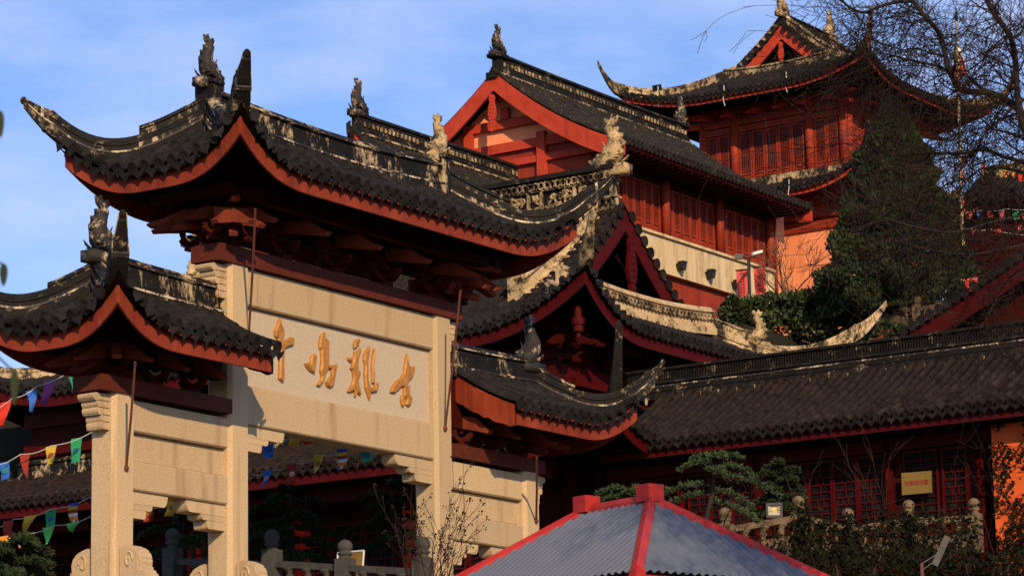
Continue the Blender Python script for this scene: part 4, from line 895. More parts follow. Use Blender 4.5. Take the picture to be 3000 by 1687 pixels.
for a, b in ((r0, c00), (r1, c01), (r0, c10), (r1, c11), (r0, r1)): part('ridge_cap', cap(a+Z*.045, b+Z*.045+(b-a).normalized()*.05), 'redcap', pav)
for q in (r0, r1): part('ridge_post', MB().obox(q+Z*.10, pX*.14, pY*.14, Z*.12), 'redcap', pav)
for a, b in ((c00, c01), (c00, c10), (c10, c11), (c11, c01)): part('eave_board', MB().prism([a-Z*.06, b-Z*.06, b-Z*.16, a-Z*.16], (b-a).cross(Z).normalized()*.04), 'redcap', pav)
part('eave_boss', MB().obox(c00-Z*.12-(c00-r0).normalized()*.02, pX*.08, pY*.08, Z*.12), 'redcap', pav)
for a, b in ((-hw+.25,-hw+.25), (-hw+.25,rl+hw-.25), (hw-.25,-hw+.25), (hw-.25,rl+hw-.25)): part('post', MB().lathe(PL(a,b,zc_-2.9), [(.07,0), (.07,2.85)], 10), 'redcap', pav)

# ================================================================== plants
def rv(r_=random): 
    while True:
        v = Vector((r_.uniform(-1,1), r_.uniform(-1,1), r_.uniform(-1,1)))
        if .01 < v.length < 1: return v.normalized()
def leaves(mb, p, d, size, rr, wid=.45):
    d = d.normalized(); s_ = d.cross(rv(rr)); s_ = s_.normalized()*size*wid if s_.length > .05 else d.orthogonal()*size*wid
    n_ = s_.cross(d).normalized()*size*.15
    mb.add([p-s_*.3, p+d*size*.5-s_+n_, p+d*size, p+d*size*.5+s_+n_], [(0,1,2,3)])
def branch(tw, p, d, length, rad, rr, depth, droop=.0, curl=.25, kids=3, minr=.004, step=.16, spread=.9, tips=None, cols=None):
    n = max(3, int(length/step)); pts = [Vector(p)]; d = Vector(d).normalized(); rads = [rad]; bend = rv(rr)*curl
    for i in range(n):
        if rr.random() < .25: bend = rv(rr)*curl
        d = (d + bend*.35 + rv(rr)*.10 + Z*-droop*.12).normalized(); pts.append(pts[-1]+d*length/n); rads.append(max(minr, rad*(1-.75*(i+1)/n)))
    tw.tube(pts, rads, 5 if rad > .02 else 3, cap=False)
    if tips is not None and depth == 0: tips.append((pts[-1], d))
    if depth > 0:
        for k in range(kids):
            i = rr.randint(max(1, n//5), n); dd = (pts[i]-pts[i-1]).normalized(); nd_ = (dd + rv(rr)*spread).normalized()
            branch(tw, pts[i], nd_, length*rr.uniform(.4, .7), rads[i]*.62, rr, depth-1, droop, curl*1.15, kids, minr, step, spread, tips)
# the large bare tree on the right
rr = random.Random(11)
TD = 36.0
tree = thing('bare_tree', 'large bare dark tree with tangled curling twigs reaching in from the right', 'tree', Vector((at(3060, 900, TD).x, at(3060, 900, TD).y, -7)))
z5 = lambda a, b, d=TD: at(2300+a/2.414, b/2.414, d)
px = TD/9200/2.414
LIMBS = [
 ([(1830,1900),(1790,1400),(1730,1050),(1665,800),(1640,640),(1628,430),(1592,255),(1500,130),(1440,30),(1400,-90)], 62, 36, 0),
 ([(1665,790),(1560,705),(1440,655),(1330,652),(1245,640),(1188,560),(1150,470),(1130,370),(1098,250),(1020,150),(930,45),(895,12),(760,22),(640,60),(560,90),(470,62),(395,0),(350,-60)], 52, 14, -.4),
 ([(1165,500),(1050,462),(950,440),(850,420),(760,392),(680,382),(590,395),(520,450)], 24, 6, -.6),
 ([(1125,405),(1020,372),(920,345),(830,358),(750,372),(690,340)], 17, 5, .3),
 ([(985,125),(900,172),(860,240),(820,292),(740,322),(640,290),(575,262)], 15, 5, .5),
 ([(1740,1160),(1560,1112),(1420,1062),(1330,1072),(1250,1085),(1100,1085),(960,1085),(800,1072),(640,1045),(520,1065)], 32, 7, .2),
 ([(1700,790),(1560,832),(1450,902),(1400,970),(1360,1050),(1300,1112),(1200,1182),(1125,1150)], 22, 7, -.2),
 ([(1700,990),(1580,942),(1470,912),(1400,852),(1330,790),(1280,800)], 18, 6, .6),
 ([(1440,655),(1335,582),(1282,530),(1240,525)], 20, 9, .1),
 ([(1290,505),(1380,440),(1432,390),(1480,330),(1560,360)], 14, 5, -.5),
 ([(1605,270),(1665,240),(1700,150),(1720,20)], 26, 12, .2),
 ([(560,92),(540,172),(480,270),(430,332),(390,350)], 12, 5, -.3),
 ([(1640,640),(1540,560),(1470,470),(1420,380)], 16, 5, .8),
 ([(1760,1260),(1600,1200),(1400,1190),(1300,1260),(1150,1300),(1000,1420),(900,1500)], 22, 6, .6),
 ([(1790,1420),(1600,1360),(1420,1400),(1250,1480),(1100,1600),(980,1620)], 20, 5, .9),
 ([(1810,1600),(1640,1640),(1500,1780),(1350,1900),(1200,2000)], 20, 5, .5),
 ([(1820,1900),(1680,1900),(1560,2000),(1450,2200),(1380,2330)], 18, 5, .2),
 ([(1810,1700),(1600,1750),(1300,1800),(1000,1760),(760,1700),(560,1760)], 18, 4, -.8),
 ([(1800,1500),(1500,1560),(1200,1640),(900,1600),(600,1500),(380,1400)], 18, 4, -1.2),
]
tw_ = MB()
base = Vector((at(3060, 900, TD).x, at(3060, 900, TD).y, -7))
for li, (pl, w0, w1, dd) in enumerate(LIMBS):
    m = len(pl); pts = []
    for i, (a, b) in enumerate(pl):
        pts.append(z5(a, b, TD + dd*i/m*2 + .25*math.sin(i*1.7+li)))
    # round the polyline
    sm_ = []
    for i in range(m-1):
        p0, p1_, p2_, p3 = pts[max(0,i-1)], pts[i], pts[i+1], pts[min(m-1,i+2)]
        for t in (0, .25, .5, .75): sm_.append(p1_*1.0 + (p2_-p0)*.5*t + (p0*2-p1_*5+p2_*4-p3)*.5*t*t + (p1_*3-p0-p2_*3+p3)*.5*t**3)
    sm_.append(pts[-1]); M_ = len(sm_)
    if li == 0: sm_ = [base, base+(sm_[0]-base)*.5] + sm_; M_ += 2
    rad = [(w0+(w1-w0)*i/M_)*px*.5 for i in range(M_)]
    part('limb', MB().tube(sm_, rad, 8), 'bark', tree, True)
    for i in range(2, M_):
        for _ in range(4):
            if rr.random() > (.40 if li >= 13 else .34 if li else .3): continue
            t = (sm_[i]-sm_[i-1]).normalized(); d = (t*.6 + rv(rr)*.95 - NORTH*.0).normalized()
            branch(tw_, sm_[i], d, rr.uniform(.4, 1.35), max(.006, rad[i]*.34), rr, 2, droop=rr.uniform(-.3, .9), curl=.42, kids=3, minr=.0032, step=.10)
part('twigs', tw_, 'twig', tree, kind='stuff')
# conifer beside the tower
rr = random.Random(3)
cb = at(2640, 930, 96); con = thing('conifer', 'dense dark green conical conifer standing before the tower', 'tree', cb)
part('trunk', MB().tube([cb+Z*-2, cb+Z*2, cb+Z*5.5], [.22, .16, .05], 8), 'bark', con)
mb = MB(); H_ = 7.0
for i in range(48000):
    t = rr.random()**1.35; z = H_*t; a = rr.uniform(0, 2*math.pi)
    lump = 1 + .34*noise.noise(Vector((math.cos(a)*1.6, math.sin(a)*1.6, z*.9))*1.5)+.30*noise.noise(Vector((math.cos(a)*3.2, math.sin(a)*3.2, z*2.4)))
    if noise.noise(Vector((math.cos(a)*3.2+9, math.sin(a)*3.2, z*2.6))) < -.30 and rr.random() < .7: continue
    r_ = (2.55*(1-t)**.75 + .10*(1-t))*lump*(.62+.38*rr.random()**.4)
    if z < 1.2: r_ *= .8+.17*z
    p = cb+Vector((math.cos(a)*r_, math.sin(a)*r_, z)); d = Vector((math.cos(a)*.6, math.sin(a)*.6, 1.0))+rv(rr)*.55
    leaves(mb, p, d, rr.uniform(.09, .20), rr, .36)
part('crown', mb, 'needle', con)
# hedge on the terrace
def bush(name, label, cat, blobs, n, size, m, seed, group=None, stems=True):
    rr = random.Random(seed); c0 = blobs[0][0]; o = thing(name, label, cat, Vector(c0)-Z*blobs[0][1][2], group); mb = MB()
    for c, r_ in blobs:
        for i in range(n):
            v = rv(rr); k = .55+.45*rr.random()**.5; lump = 1+.3*noise.noise(v*2.2+Vector(c))
            p = Vector(c)+Vector((v.x*r_[0], v.y*r_[1], v.z*r_[2]))*k*lump
            leaves(mb, p, v+rv(rr)*.9+Z*.3, size*rr.uniform(.6, 1.3), rr, .38)
    part('foliage', mb, m, o)
    if stems:
        for c, r_ in blobs[:6]: part('stem', MB().tube([Vector(c)-Z*r_[2]*1.6, Vector(c)+rv(rr)*.1, Vector(c)+Z*r_[2]*.5], [.05, .035, .01], 6), 'bark', o)
    return o
bl = []
for a, b, sx in ((2150,908,.5), (2200,900,.6), (2260,893,.7), (2320,888,.8), (2375,886,.8), (2430,890,.8), (2485,902,.6), (2200,945,.8), (2290,945,.9), (2380,945,.9), (2450,950,.8), (2530,945,.5)): bl.append((at(a, b+14, 97+(a%7)*.1), (sx*.8, sx*.8, .42+.1*(a % 3)-.1)))
bush('hedge', 'leafy green hedge along the terrace below the orange wall', 'hedge', bl, 800, .17, 'leaf', 5)
bush('shrub', 'small green shrub beside the stone balustrade under the conifer', 'shrub', [(at(2590, 985, 93), (.6,.6,.4)), (at(2650, 995, 93), (.5,.5,.35))], 700, .14, 'leaf', 6)
# small leafless tree against the orange wall
rr = random.Random(21); sb = at(2312, 905, 99.5); st = thing('bare_sapling', 'small leafless tree in front of the orange wall', 'tree', sb)
mb = MB()
for k in range(7): branch(mb, sb+Z*.1, Vector((rr.uniform(-.55,.55), rr.uniform(-.55,.55), 1.0)), rr.uniform(1.1, 1.9), .05, rr, 3, -.3, .3, 3, .009, .15, .7)
part('branches', mb, 'palebark', st, kind='stuff')
# leafless twiggy shrub in front of the archway column
rr = random.Random(31); sb = at(1262, 1760, 47); st = thing('twiggy_shrub', 'leafless shrub with dry seed heads before the archway column', 'shrub', sb)
mb = MB(); tips = []
for k in range(16): branch(mb, sb+EAST*rr.uniform(-.25,.25), EAST*rr.uniform(-.75,.62)+NORTH*rr.uniform(-.3,.3)+Z*rr.uniform(1.0,1.7), rr.uniform(.75, 1.45), .011, rr, 2, -.25, .13, 3, .0035, .14, .55, tips)
part('stems', mb, 'twig', st, kind='stuff')
mb = MB()
for p, d in tips:
    for _ in range(4): mb.ball(p+rv(rr)*.035, rr.uniform(.008, .018), 4, 3)
part('seed_heads', mb, 'twig', st, kind='stuff')
# cedars with layered drooping sprays
def cedar(label, base, h, arms, seed, trunk_lean=(0,0,0), m='cedar', gr=None, size=.14, dens=26):
    rr = random.Random(seed); o = thing('cedar_tree', label, 'tree', base, gr); top = Vector(base)+Z*h+Vector(trunk_lean)
    part('trunk', MB().tube([Vector(base), Vector(base).lerp(top,.5)+EAST*.05, top], [.06, .045, .012], 7), 'bark', o, True)
    fo = MB(); wd = MB()
    for (t, de, L_, dz) in arms:
        p = Vector(base).lerp(top, t); d = (EAST*de[0]+NORTH*de[1]).normalized(); pts = []
        for i in range(9): s_ = i/8; pts.append(p+d*L_*s_+Z*(dz*s_*(1.0) - .38*L_*s_*s_))
        wd.tube(pts, [.022*(1-.8*i/8) for i in range(9)], 5)
        for i in range(1, 9):
            sd = d.cross(Z).normalized()
            for sg in (-1, 1):
                tl2 = L_*.34*(1-.55*i/8)*rr.uniform(.6, 1.1)
                for j in range(dens):
                    u = rr.random(); q = pts[i]+sd*sg*tl2*u + d*tl2*.5*u + Z*(.03-.22*tl2*u*u)+rv(rr)*.035
                    leaves(fo, q, d*.5+sd*sg*.5+Z*.35+rv(rr)*.6, size*rr.uniform(.5, 1.0), rr, .22)
    part('boughs', wd, 'bark', o, kind='stuff'); part('needles', fo, m, o)
    return o
def ring_arms(n, seed, L0, L1): 
    rr = random.Random(seed); return [(.35+.63*i/n, (math.cos(i*2.4), math.sin(i*2.4)*.7), L0+(L1-L0)*i/n*rr.uniform(.85,1.15), .18) for i in range(n)]
cedar('sunlit cedar sapling rising behind the pavilion roof', at(2060, 1560, 58), 1.42, [(.98,(-1,.2),.42,.12),(.98,(1,-.1),.45,.12),(.9,(-1,-.3),.62,.10),(.88,(1,.2),.72,.05),(.72,(1,0),1.15,.10),(.62,(-1,.1),1.05,.12),(.5,(-1,-.3),.95,.0),(.55,(1,.5),.8,.0),(.97,(.2,-1),.4,.1),(.8,(.1,-1),.6,.1),(.4,(1,-.4),.9,-.1)], 41, trunk_lean=tuple(EAST*.28), size=.10, dens=20)
cedar('low cedar bough showing left of the pavilion ridge post', at(1840, 1500, 57), .45, [(.9,(-1,0),.5,.1),(.9,(1,0),.5,.1),(.6,(-1,.3),.6,.1),(.7,(.2,-1),.4,.1)], 42, size=.10, dens=20)
cedar('dark conifer through the left bay of the archway', at(560, 1760, 61), 2.5, ring_arms(12, 1, 1.2, .4), 43, m='needle')
cedar('dark conifer with layered boughs in the central opening of the archway', at(850, 1800, 62), 2.55, ring_arms(16, 2, 1.3, .5), 44, m='needle')
cedar('dark conifer behind the leafless shrub in the archway opening', at(1150, 1740, 62), 2.35, ring_arms(12, 4, 1.0, .35), 45, m='needle')
cedar('dark conifer at the bottom left corner below the flags', at(40, 1800, 50), 1.25, ring_arms(12, 5, .75, .4), 46, m='needle')
cedar('dark upright conifer beside the floodlight on the balustrade', at(2290, 1600, 66), 1.75, ring_arms(16, 6, .55, .3), 47, m='needle')
# ivy and climbers
def climber(name, label, origin, spots, n, size, m, seed, stems=()):
    rr = random.Random(seed); o = thing(name, label, 'vine', origin); mb = MB()
    for i in range(n): p, nrm = spots(rr); leaves(mb, p, nrm*.3+rv(rr)-Z*.4, size*rr.uniform(.5, 1.2), rr, .5)
    part('leaves', mb, m, o, kind='stuff'); w_ = MB()
    for q in stems: branch(w_, q, Z+rv(rr)*.3, rr.uniform(1.0, 2.2), .014, rr, 2, -.2, .25, 4, .005, .15, .8)
    part('stems', w_, 'twig', o, kind='stuff'); return o
OW = 30.6
part('wall', MB().box((OW, -4.5, -4), (OW+.3, -.92, 3.05)), 'plasterdeep', thing('garden_wall', 'deep orange plaster wall at the right edge overgrown with a climbing vine', 'wall', (OW, -1.5, -4)))
def vine_spot(rr):
    y = rr.uniform(-2.6, -.95); z = -1.2+4.3*rr.random(); dens = noise.noise(Vector((y*2.2, z*1.6, 3)))
    if dens < -.06 and z > .4: z = rr.uniform(-1.2, .6)
    return Vector((OW-.03-.14*rr.random(), y, z)), Vector((-1,0,0))
climber('climbing_vine', 'dark climbing vine spread over the orange wall at the right edge', (OW-.1, -1.5, -3), vine_spot, 2600, .10, 'vine', 8, [Vector((OW-.06, -1.0-.2*i, -.4+.25*i)) for i in range(8)])

# ================================================================== stone balustrades
def post(par, p, h, r_=.13, m='palestone', bud=True, name='post'):
    p = Vector(p); mb = MB().obox(p+Z*h*.36, (r_,0,0), (0,r_,0), Z*h*.36)
    o = part(name, mb, m, par)
    part('post_head', MB().lathe(p+Z*h*.72, [(r_*.95,0), (r_*.7,h*.02), (r_*.7,h*.045), (r_*.98,h*.06), (r_*.98,h*.085), (r_*.72,h*.1), (r_*.9,h*.125), (r_*1.02,h*.17), (r_*.95,h*.22), (r_*.6,h*.265), (.01,h*.285)], 12), m, o, True)
    return o
def rails(par, a, b, h, m='palestone'):
    a, b = Vector(a), Vector(b); t = (b-a).normalized(); sd = t.cross(Z).normalized()*.07
    part('handrail', MB().prism([a+sd+Z*h*.60, a-sd+Z*h*.60, a-sd+Z*(h*.60+.12), a+sd+Z*(h*.60+.12)], b-a), m, par)
    part('panel', MB().prism([a+sd*.6+Z*.02, a-sd*.6+Z*.02, a-sd*.6+Z*h*.36, a+sd*.6+Z*h*.36], b-a), m, par)
    for k in (.25, .5, .75): part('vase_baluster', MB().lathe(a.lerp(b,k)+Z*h*.36, [(.07,0), (.04,h*.03), (.085,h*.10), (.05,h*.16), (.12,h*.21), (.13,h*.238)], 9), m, par, True)
bal = thing('stone_balustrade', 'pale stone balustrade with lotus bud posts in front of the low hall', 'balustrade', at(2300, 1640, 62))
bp = [at(2127, 1592, 60.0)-Z*.45, at(2342, 1560, 61.6)-Z*.42, at(2487, 1590, 62.6)-Z*.45, at(2665, 1570, 64)-Z*.4, at(2857, 1560, 65.4)-Z*.42]
for i, q in enumerate(bp):
    post(bal, q, 1.15, .125)
    if i: rails(bal, bp[i-1], q, 1.1)
def ivy_spot(rr):
    k = rr.random()**.8*.999*4; i = int(k); p = bp[i].lerp(bp[i+1], k-i) if rr.random() > .3 else bp[1+int(rr.random()*3)]+rv(rr)*.12
    return p+Z*(rr.uniform(-1.3, 1.05) if i else rr.uniform(-1.4, .55))*(.6+.4*rr.random())-NORTH*(.12+.25*rr.random())+EAST*rr.uniform(-.15,.15), -NORTH
climber('ivy', 'dark ivy hanging over the pale stone balustrade at lower right', bp[2], ivy_spot, 7500, .095, 'vine', 9, [bp[i % 5]-NORTH*.1-Z*.6 for i in range(10)])
bush('undergrowth', 'dark undergrowth below the ivy covered balustrade', 'shrub', [(at(x_, 1690, 60+.6*i), (.7,.7,.55)) for i, x_ in enumerate((2330, 2450, 2570, 2700, 2830, 2960))], 520, .12, 'vine', 12)
bal2 = thing('stone_balustrade', 'grey stone balustrade seen through the central opening of the archway', 'balustrade', at(900, 1700, 56))
bq = [at(505, 1750, 59.5), at(797, 1760, 57.6), at(1012, 1775, 56.4), at(1240, 1790, 55.2)]
for i, q in enumerate(bq):
    post(bal2, q-Z*.02, 1.34 if i != 2 else 1.22, .14, 'greystone')
    if i: rails(bal2, bq[i-1], q, 1.05, 'greystone')
bal3 = thing('stone_balustrade', 'pale stone balustrade among twigs to the right of the hedge', 'balustrade', at(2700, 960, 93.5))
b3 = [at(2560, 915, 95.5), at(2690, 945, 94), at(2745, 905, 93.5)]
post(bal3, b3[0]-Z*.35, .72, .10); post(bal3, at(2572, 925, 95)-Z*.35, .66, .08); post(bal3, b3[1]-Z*.15, .95, .13); post(bal3, b3[2]-Z*.25, .5, .09)
rails(bal3, b3[0]-Z*.25, b3[1]-Z*.15, .75); rails(bal3, b3[1]-Z*.1, at(2780, 910, 93)-Z*.3, .75)
bal4 = thing('stair_balustrade', 'grey stone stair rail climbing beside the orange wall', 'balustrade', at(2400, 880, 98.6))
q = at(2397, 880, 98.6); post(bal4, q-Z*1.0, 1.80, .13, 'greystone')
part('stair_rail', MB().prism([at(2405, 845, 98.6), at(2405, 862, 98.6), at(2480, 805, 100.5), at(2480, 788, 100.5)], EAST*.02+NORTH*.16), 'greystone', bal4)

# ================================================================== lamps, banners, signs
def dark_lamp():
    b_ = at(2197, 905, 99); o = thing('lamp_post', 'black lamp post with a white lamp head beside the red banners', 'lamp post', b_)
    t_ = at(2193, 757, 99); part('pole', MB().tube([b_-Z*.6, b_, t_], [.055,.055,.05], 10), 'black', o)
    p = at(2164, 752, 99); part('lamp_box', MB().obox(p, EAST*.13, NORTH*.06, Z*.085), 'black', o)
    part('crossbar', MB().tube([p+EAST*.1, at(2190, 757, 99), at(2206, 752, 99)], .03, 6), 'black', o)
    p = at(2220, 741, 99); part('lamp_head', MB().obox(p, (EAST*.9+Z*.22).normalized()*.16, NORTH*.1, Z*.045), 'white', o)
    part('lamp_neck', MB().tube([at(2206, 752, 99), at(2203, 742, 99), p-EAST*.1], .022, 6), 'white', o)
dark_lamp()
def banner(x0, x1, y0t, y1t, y0b, y1b, d, label):
    tl2, tr2, bl_, br_ = at(x0, y0t, d), at(x1, y1t, d-.3), at(x0+4, y0b, d), at(x1+2, y1b, d-.3)
    o = thing('hanging_banner', label, 'banner', (bl_+br_)/2, 'red banners by the lamp post'); V = []; F = []
    for i in range(9):
        for j in range(4):
            u = j/3; v = i/8; V.append(tl2.lerp(tr2,u).lerp(bl_.lerp(br_,u), v)+NORTH*.04*math.sin(v*5+u*3))
    for i in range(8):
        for j in range(3): F.append((i*4+j, i*4+j+1, i*4+j+5, i*4+j+4))
    part('cloth', MB().add(V, F), 'pinkcloth', o); g = MB()
    for c in range(2 if x1 < 2200 else 3):
        for r_ in range(9):
            if r_ in (1,): continue
            u = .34+.2*c; v = .12+.09*r_; p = tl2.lerp(tr2,u).lerp(bl_.lerp(br_,u), v)-NORTH*.06+NORTH*.04*math.sin(v*5+u*3)
            g.obox(p, EAST*.028, NORTH*.004, Z*.010).obox(p+Z*.018, EAST*.02, NORTH*.004, Z*.006).obox(p, EAST*.006, NORTH*.005, Z*.03)
    part('lettering', g, 'ink', o, kind='stuff')
    part('rod', MB().tube([tl2-EAST*.03, tr2+EAST*.03], .018, 6), 'black', o); part('rod', MB().tube([bl_-EAST*.03, br_+EAST*.03], .018, 6), 'black', o)
banner(2157, 2196, 792, 788, 878, 872, 100.2, 'red hanging banner left of the black lamp post')
banner(2208, 2243, 784, 778, 868, 860, 100.4, 'red hanging banner right of the black lamp post')
def flood():
    p = at(2268, 1493, 61.4); o = thing('floodlight', 'square floodlight with pale reflector standing on the stone handrail', 'floodlight', p-Z*.25, 'floodlights')
    mb = MB(); ax, n_, up2 = EAST*.14, -NORTH*.05-Z*.012, Z*.125
    for a, b in ((-1,0), (1,0)): mb.obox(p+ax*a*1.0, EAST*.02, n_*1.1, up2*1.1)
    for b in (-1, 1): mb.obox(p+up2*b, EAST*.12, n_*1.1, Z*.018)
    mb.obox(p+NORTH*.06, EAST*.14, NORTH*.02, up2); part('housing', mb, 'black', o)
    f = p-NORTH*.03; part('reflector', MB().add([f-EAST*.12-Z*.105, f+EAST*.12-Z*.105, f+EAST*.12+Z*.105, f-EAST*.12+Z*.105, f+NORTH*.05-EAST*.05-Z*.03, f+NORTH*.05+EAST*.05-Z*.03, f+NORTH*.05+EAST*.05+Z*.05, f+NORTH*.05-EAST*.05+Z*.05], [(0,1,5,4),(1,2,6,5),(2,3,7,6),(3,0,4,7)]), 'lampglass', o)
    part('led_chip', MB().obox(f+NORTH*.045+Z*.01, EAST*.05, NORTH*.004, Z*.04), 'led', o)
    part('bracket', MB().tube([p-EAST*.16, p-EAST*.16-Z*.2, p+EAST*.16-Z*.2, p+EAST*.16], .014, 5), 'black', o)
flood()
def text_mesh(s_, size):
    c = bpy.data.curves.new('lettering', 'FONT'); c.body = s_; c.size = size; c.extrude = .004; c.align_x = 'CENTER'; c.align_y = 'CENTER'
    o = bpy.data.objects.new('lettering', c); COL.objects.link(o); bpy.context.view_layer.update(); me = bpy.data.meshes.new_from_object(o)
    bpy.data.objects.remove(o); bpy.data.curves.remove(c); return me
def sign(name, label, corners, txt, size, m, mi, frame=None):
    tl2, tr2, br_, bl_ = corners; ax = (tr2-tl2).normalized(); up2 = (tl2-bl_).normalized(); n_ = ax.cross(up2).normalized()
    if n_.dot(CAM-tl2) < 0: n_ = -n_
    o = thing(name, label, 'sign', (bl_+br_)/2); part('board', MB().prism([tl2, tr2, br_, bl_], -n_*.03), m, o)
    me = text_mesh(txt, size); me.materials.append(MT[mi]); c = (tl2+tr2+bl_+br_)/4+n_*.008; q = bpy.data.objects.new('lettering', me); link(q, o)
    M = Matrix((ax, up2, n_)).transposed().to_4x4(); M.translation = c-ROOT[o.name]; q.matrix_local = M
    if frame:
        for a, b in ((tl2,tr2), (tr2,br_), (br_,bl_), (bl_,tl2)): part('frame', MB().tube([a, b], .018, 6), frame, o)
    return o
z7 = lambda a, b, X: onX(2300+a/2.109, 1000+b/2.109, X)
sign('sign_board', 'yellow board with red characters hung on the lattice window of the low hall', [z7(718,812,30.95), z7(902,798,30.95), z7(906,932,30.95), z7(722,948,30.95)], '法律咨询室', .135, 'yellowboard', 'inkred')
s2 = [at(1026, 1616, 56.0), at(1066, 1612, 56.0), at(1060, 1700, 56.0), at(1022, 1704, 56.0)]
sign('sign_board', 'yellow green sign in a white frame behind a grey balustrade post', [at(990, 1619, 57.4), at(1066, 1612, 57.0), at(1058, 1720, 57.0), at(982, 1726, 57.4)], '咨询室', .115, 'yellowboard', 'inkblack', 'white')
def solar():
    p = at(2700, 1650, 57); o = thing('street_light', 'slanted white panel lamp on a reddish post among the ivy', 'street light', p-Z*1.2)
    part('post', MB().tube([p-Z*1.5, p], .035, 8), 'steel', o)
    a, b = at(2738, 1655, 57), at(2776, 1570, 57.1); t = (b-a).normalized(); part('panel', MB().obox(a.lerp(b,.5), t*(b-a).length/2, t.cross(NORTH).normalized()*.06, NORTH*.02), 'greypanel', o)
    part('arm', MB().tube([p, a.lerp(b,.45)], .014, 5), 'greypanel', o); part('arm', MB().tube([p-Z*.12, a.lerp(b,.2)], .014, 5), 'greypanel', o)
solar()

# ================================================================== prayer flags
def emblem(par, c, ax, up2, n_, r_, m):
    mb = MB(); c = c+n_*.012
    for k in range(16):
        a0, a1 = 2*math.pi*k/16, 2*math.pi*(k+1)/16; P_ = lambda r__, a: c+ax*r__*math.cos(a)+up2*r__*math.sin(a)
        mb.add([P_(r_,a0), P_(r_,a1), P_(r_*.72,a1), P_(r_*.72,a0)], [(0,1,2,3)])
        if k % 2 == 0: mb.add([P_(r_*.74,a0-.13), P_(r_*.74,a0+.13), P_(r_*.15,a0+.5), P_(r_*.15,a0-.5)], [(0,1,2,3)])
    part('wheel_emblem', mb, m, par)
def flag(par, p, w_, h_, shape, col, rr, emb=None, dirv=None, lean=0):
    dirv = dirv or EAST; up2 = (Z*1.0 - dirv*lean).normalized(); V = []; F = []; NI, NJ = 8, 4; ph = rr.uniform(0, 6); tw2 = rr.uniform(-.25, .25)
    stripes = col == 'stripe'; mbs = {}
    def pt(u, v):
        half = .5*(1-.82*v if shape == 'tri' else 1-.20*v if shape == 'rect' else 1-.45*v)
        return p + dirv*w_*((u-.5)*2*half) - up2*h_*v + NORTH*(.05*math.sin(v*4+ph+u*2)*v+tw2*v*(u-.5)*w_*2) + dirv*.04*math.sin(v*3+ph)*v
    if stripes:
        cols = ['navy','yellow','maroon','white','orange','white']; o = None
        for k, cname in enumerate(cols):
            mb = MB(); v0, v1 = k/6, (k+1)/6
            if k < 5:
                mb.add([pt(j/4, v0+(v1-v0)*i) for i in (0,1) for j in range(5)], [(j, j+1, j+6, j+5) for j in range(4)])
                q = part('flag' if o is None else 'stripe', mb, 'f_'+cname, par if o is None else o); o = o or q
            else:
                for j, c2 in enumerate(('navy','yellow','white','maroon','orange')):
                    part('stripe', MB().add([pt(j/5,v0), pt((j+1)/5,v0), pt((j+1)/5,1), pt(j/5,1)], [(0,1,2,3)]), 'f_'+c2, o)
        return o
    for i in range(NI+1):
        for j in range(NJ+1): V.append(pt(j/NJ, i/NI))
    for i in range(NI):
        for j in range(NJ): F.append((i*(NJ+1)+j, i*(NJ+1)+j+1, (i+1)*(NJ+1)+j+1, (i+1)*(NJ+1)+j))
    o = part('flag', MB().add(V, F), 'f_'+col, par, True)
    if emb: emblem(o, pt(.5, .5)-NORTH*.03, dirv, up2, -NORTH, w_*.24, 'f_'+emb)
    return o
def bunting(label, pts, flags, seed, group='strings of prayer flags'):
    rr = random.Random(seed); P_ = [at(a, b, d) for a, b, d in pts]; o = thing('flag_string', label, 'flag string', P_[0], group)
    cp = []
    for i in range(len(P_)-1):
        for k in range(8): t = k/8; cp.append(P_[i].lerp(P_[i+1], t)-Z*.05*math.sin(math.pi*t))
    cp.append(P_[-1]); part('cord', MB().tube(cp, .008, 5), 'cord', o)
    for (a, b, d, w_, h_, sh_, col, emb, lean) in flags:
        k = d/9200; flag(o, at(a, b, d), w_*k, h_*k, sh_, col, rr, emb, (EAST*1.0+Z*.14).normalized(), lean)
K = 1/3.6225
F1 = lambda x, y: (x*K, 1000+y*K)
def fl(x, y, d, w_, h_, s_, c, e=None, lean=0): a, b = F1(x, y); return (a, b, d, w_*K, h_*K, s_, c, e, lean)
bunting('upper string of prayer flags at the left edge with red, blue and purple pennants', [(-30,1200,57), (35,1167,57.5), (110,1130,58), (215,1080,59), (330,1040,60)],
  [fl(65,640,57.4,120,260,'rect','red',None,-.25), fl(335,520,58,125,230,'tri','blue',None,.05), fl(530,415,58.5,130,265,'trap','purple',None,-.2), fl(785,290,59,150,215,'rect','green','navy',.12)], 51)
bunting('string of emblem flags just left of the archway column, with blue, maroon, yellow and green', [(-30,1365,55.5), (60,1330,56), (150,1305,56.5), (270,1265,57), (330,1250,57.4)],
  [fl(45,1280,55.9,115,190,'rect','blue','green',0), fl(265,1190,56.3,115,270,'tri','maroon',None,.05), fl(545,1110,56.8,120,200,'trap','yellow','maroon',-.15), fl(815,1025,57.2,120,270,'rect','green','navy',-.12)], 52)
F2 = lambda x, y: (x/2.415, 1087+y/2.415)
def fl2(x, y, d, w_, h_, s_, c, e=None, lean=0): a, b = F2(x, y); return (a, b, d, w_/2.415, h_/2.415, s_, c, e, lean)
bunting('lower left string of flags with yellow pennant, green emblem flag and striped flag', [(-30,1545,54), (40,1520,54.5), (150,1490,55), (265,1455,56)],
  [fl2(60,1055,54.2,75,130,'trap','maroon'), fl2(215,1020,54.6,95,120,'tri','yellow',None,-.3), fl2(362,980,55,78,130,'rect','green','navy',-.15), fl2(522,930,55.5,72,145,'rect','stripe',None,-.05)], 53)
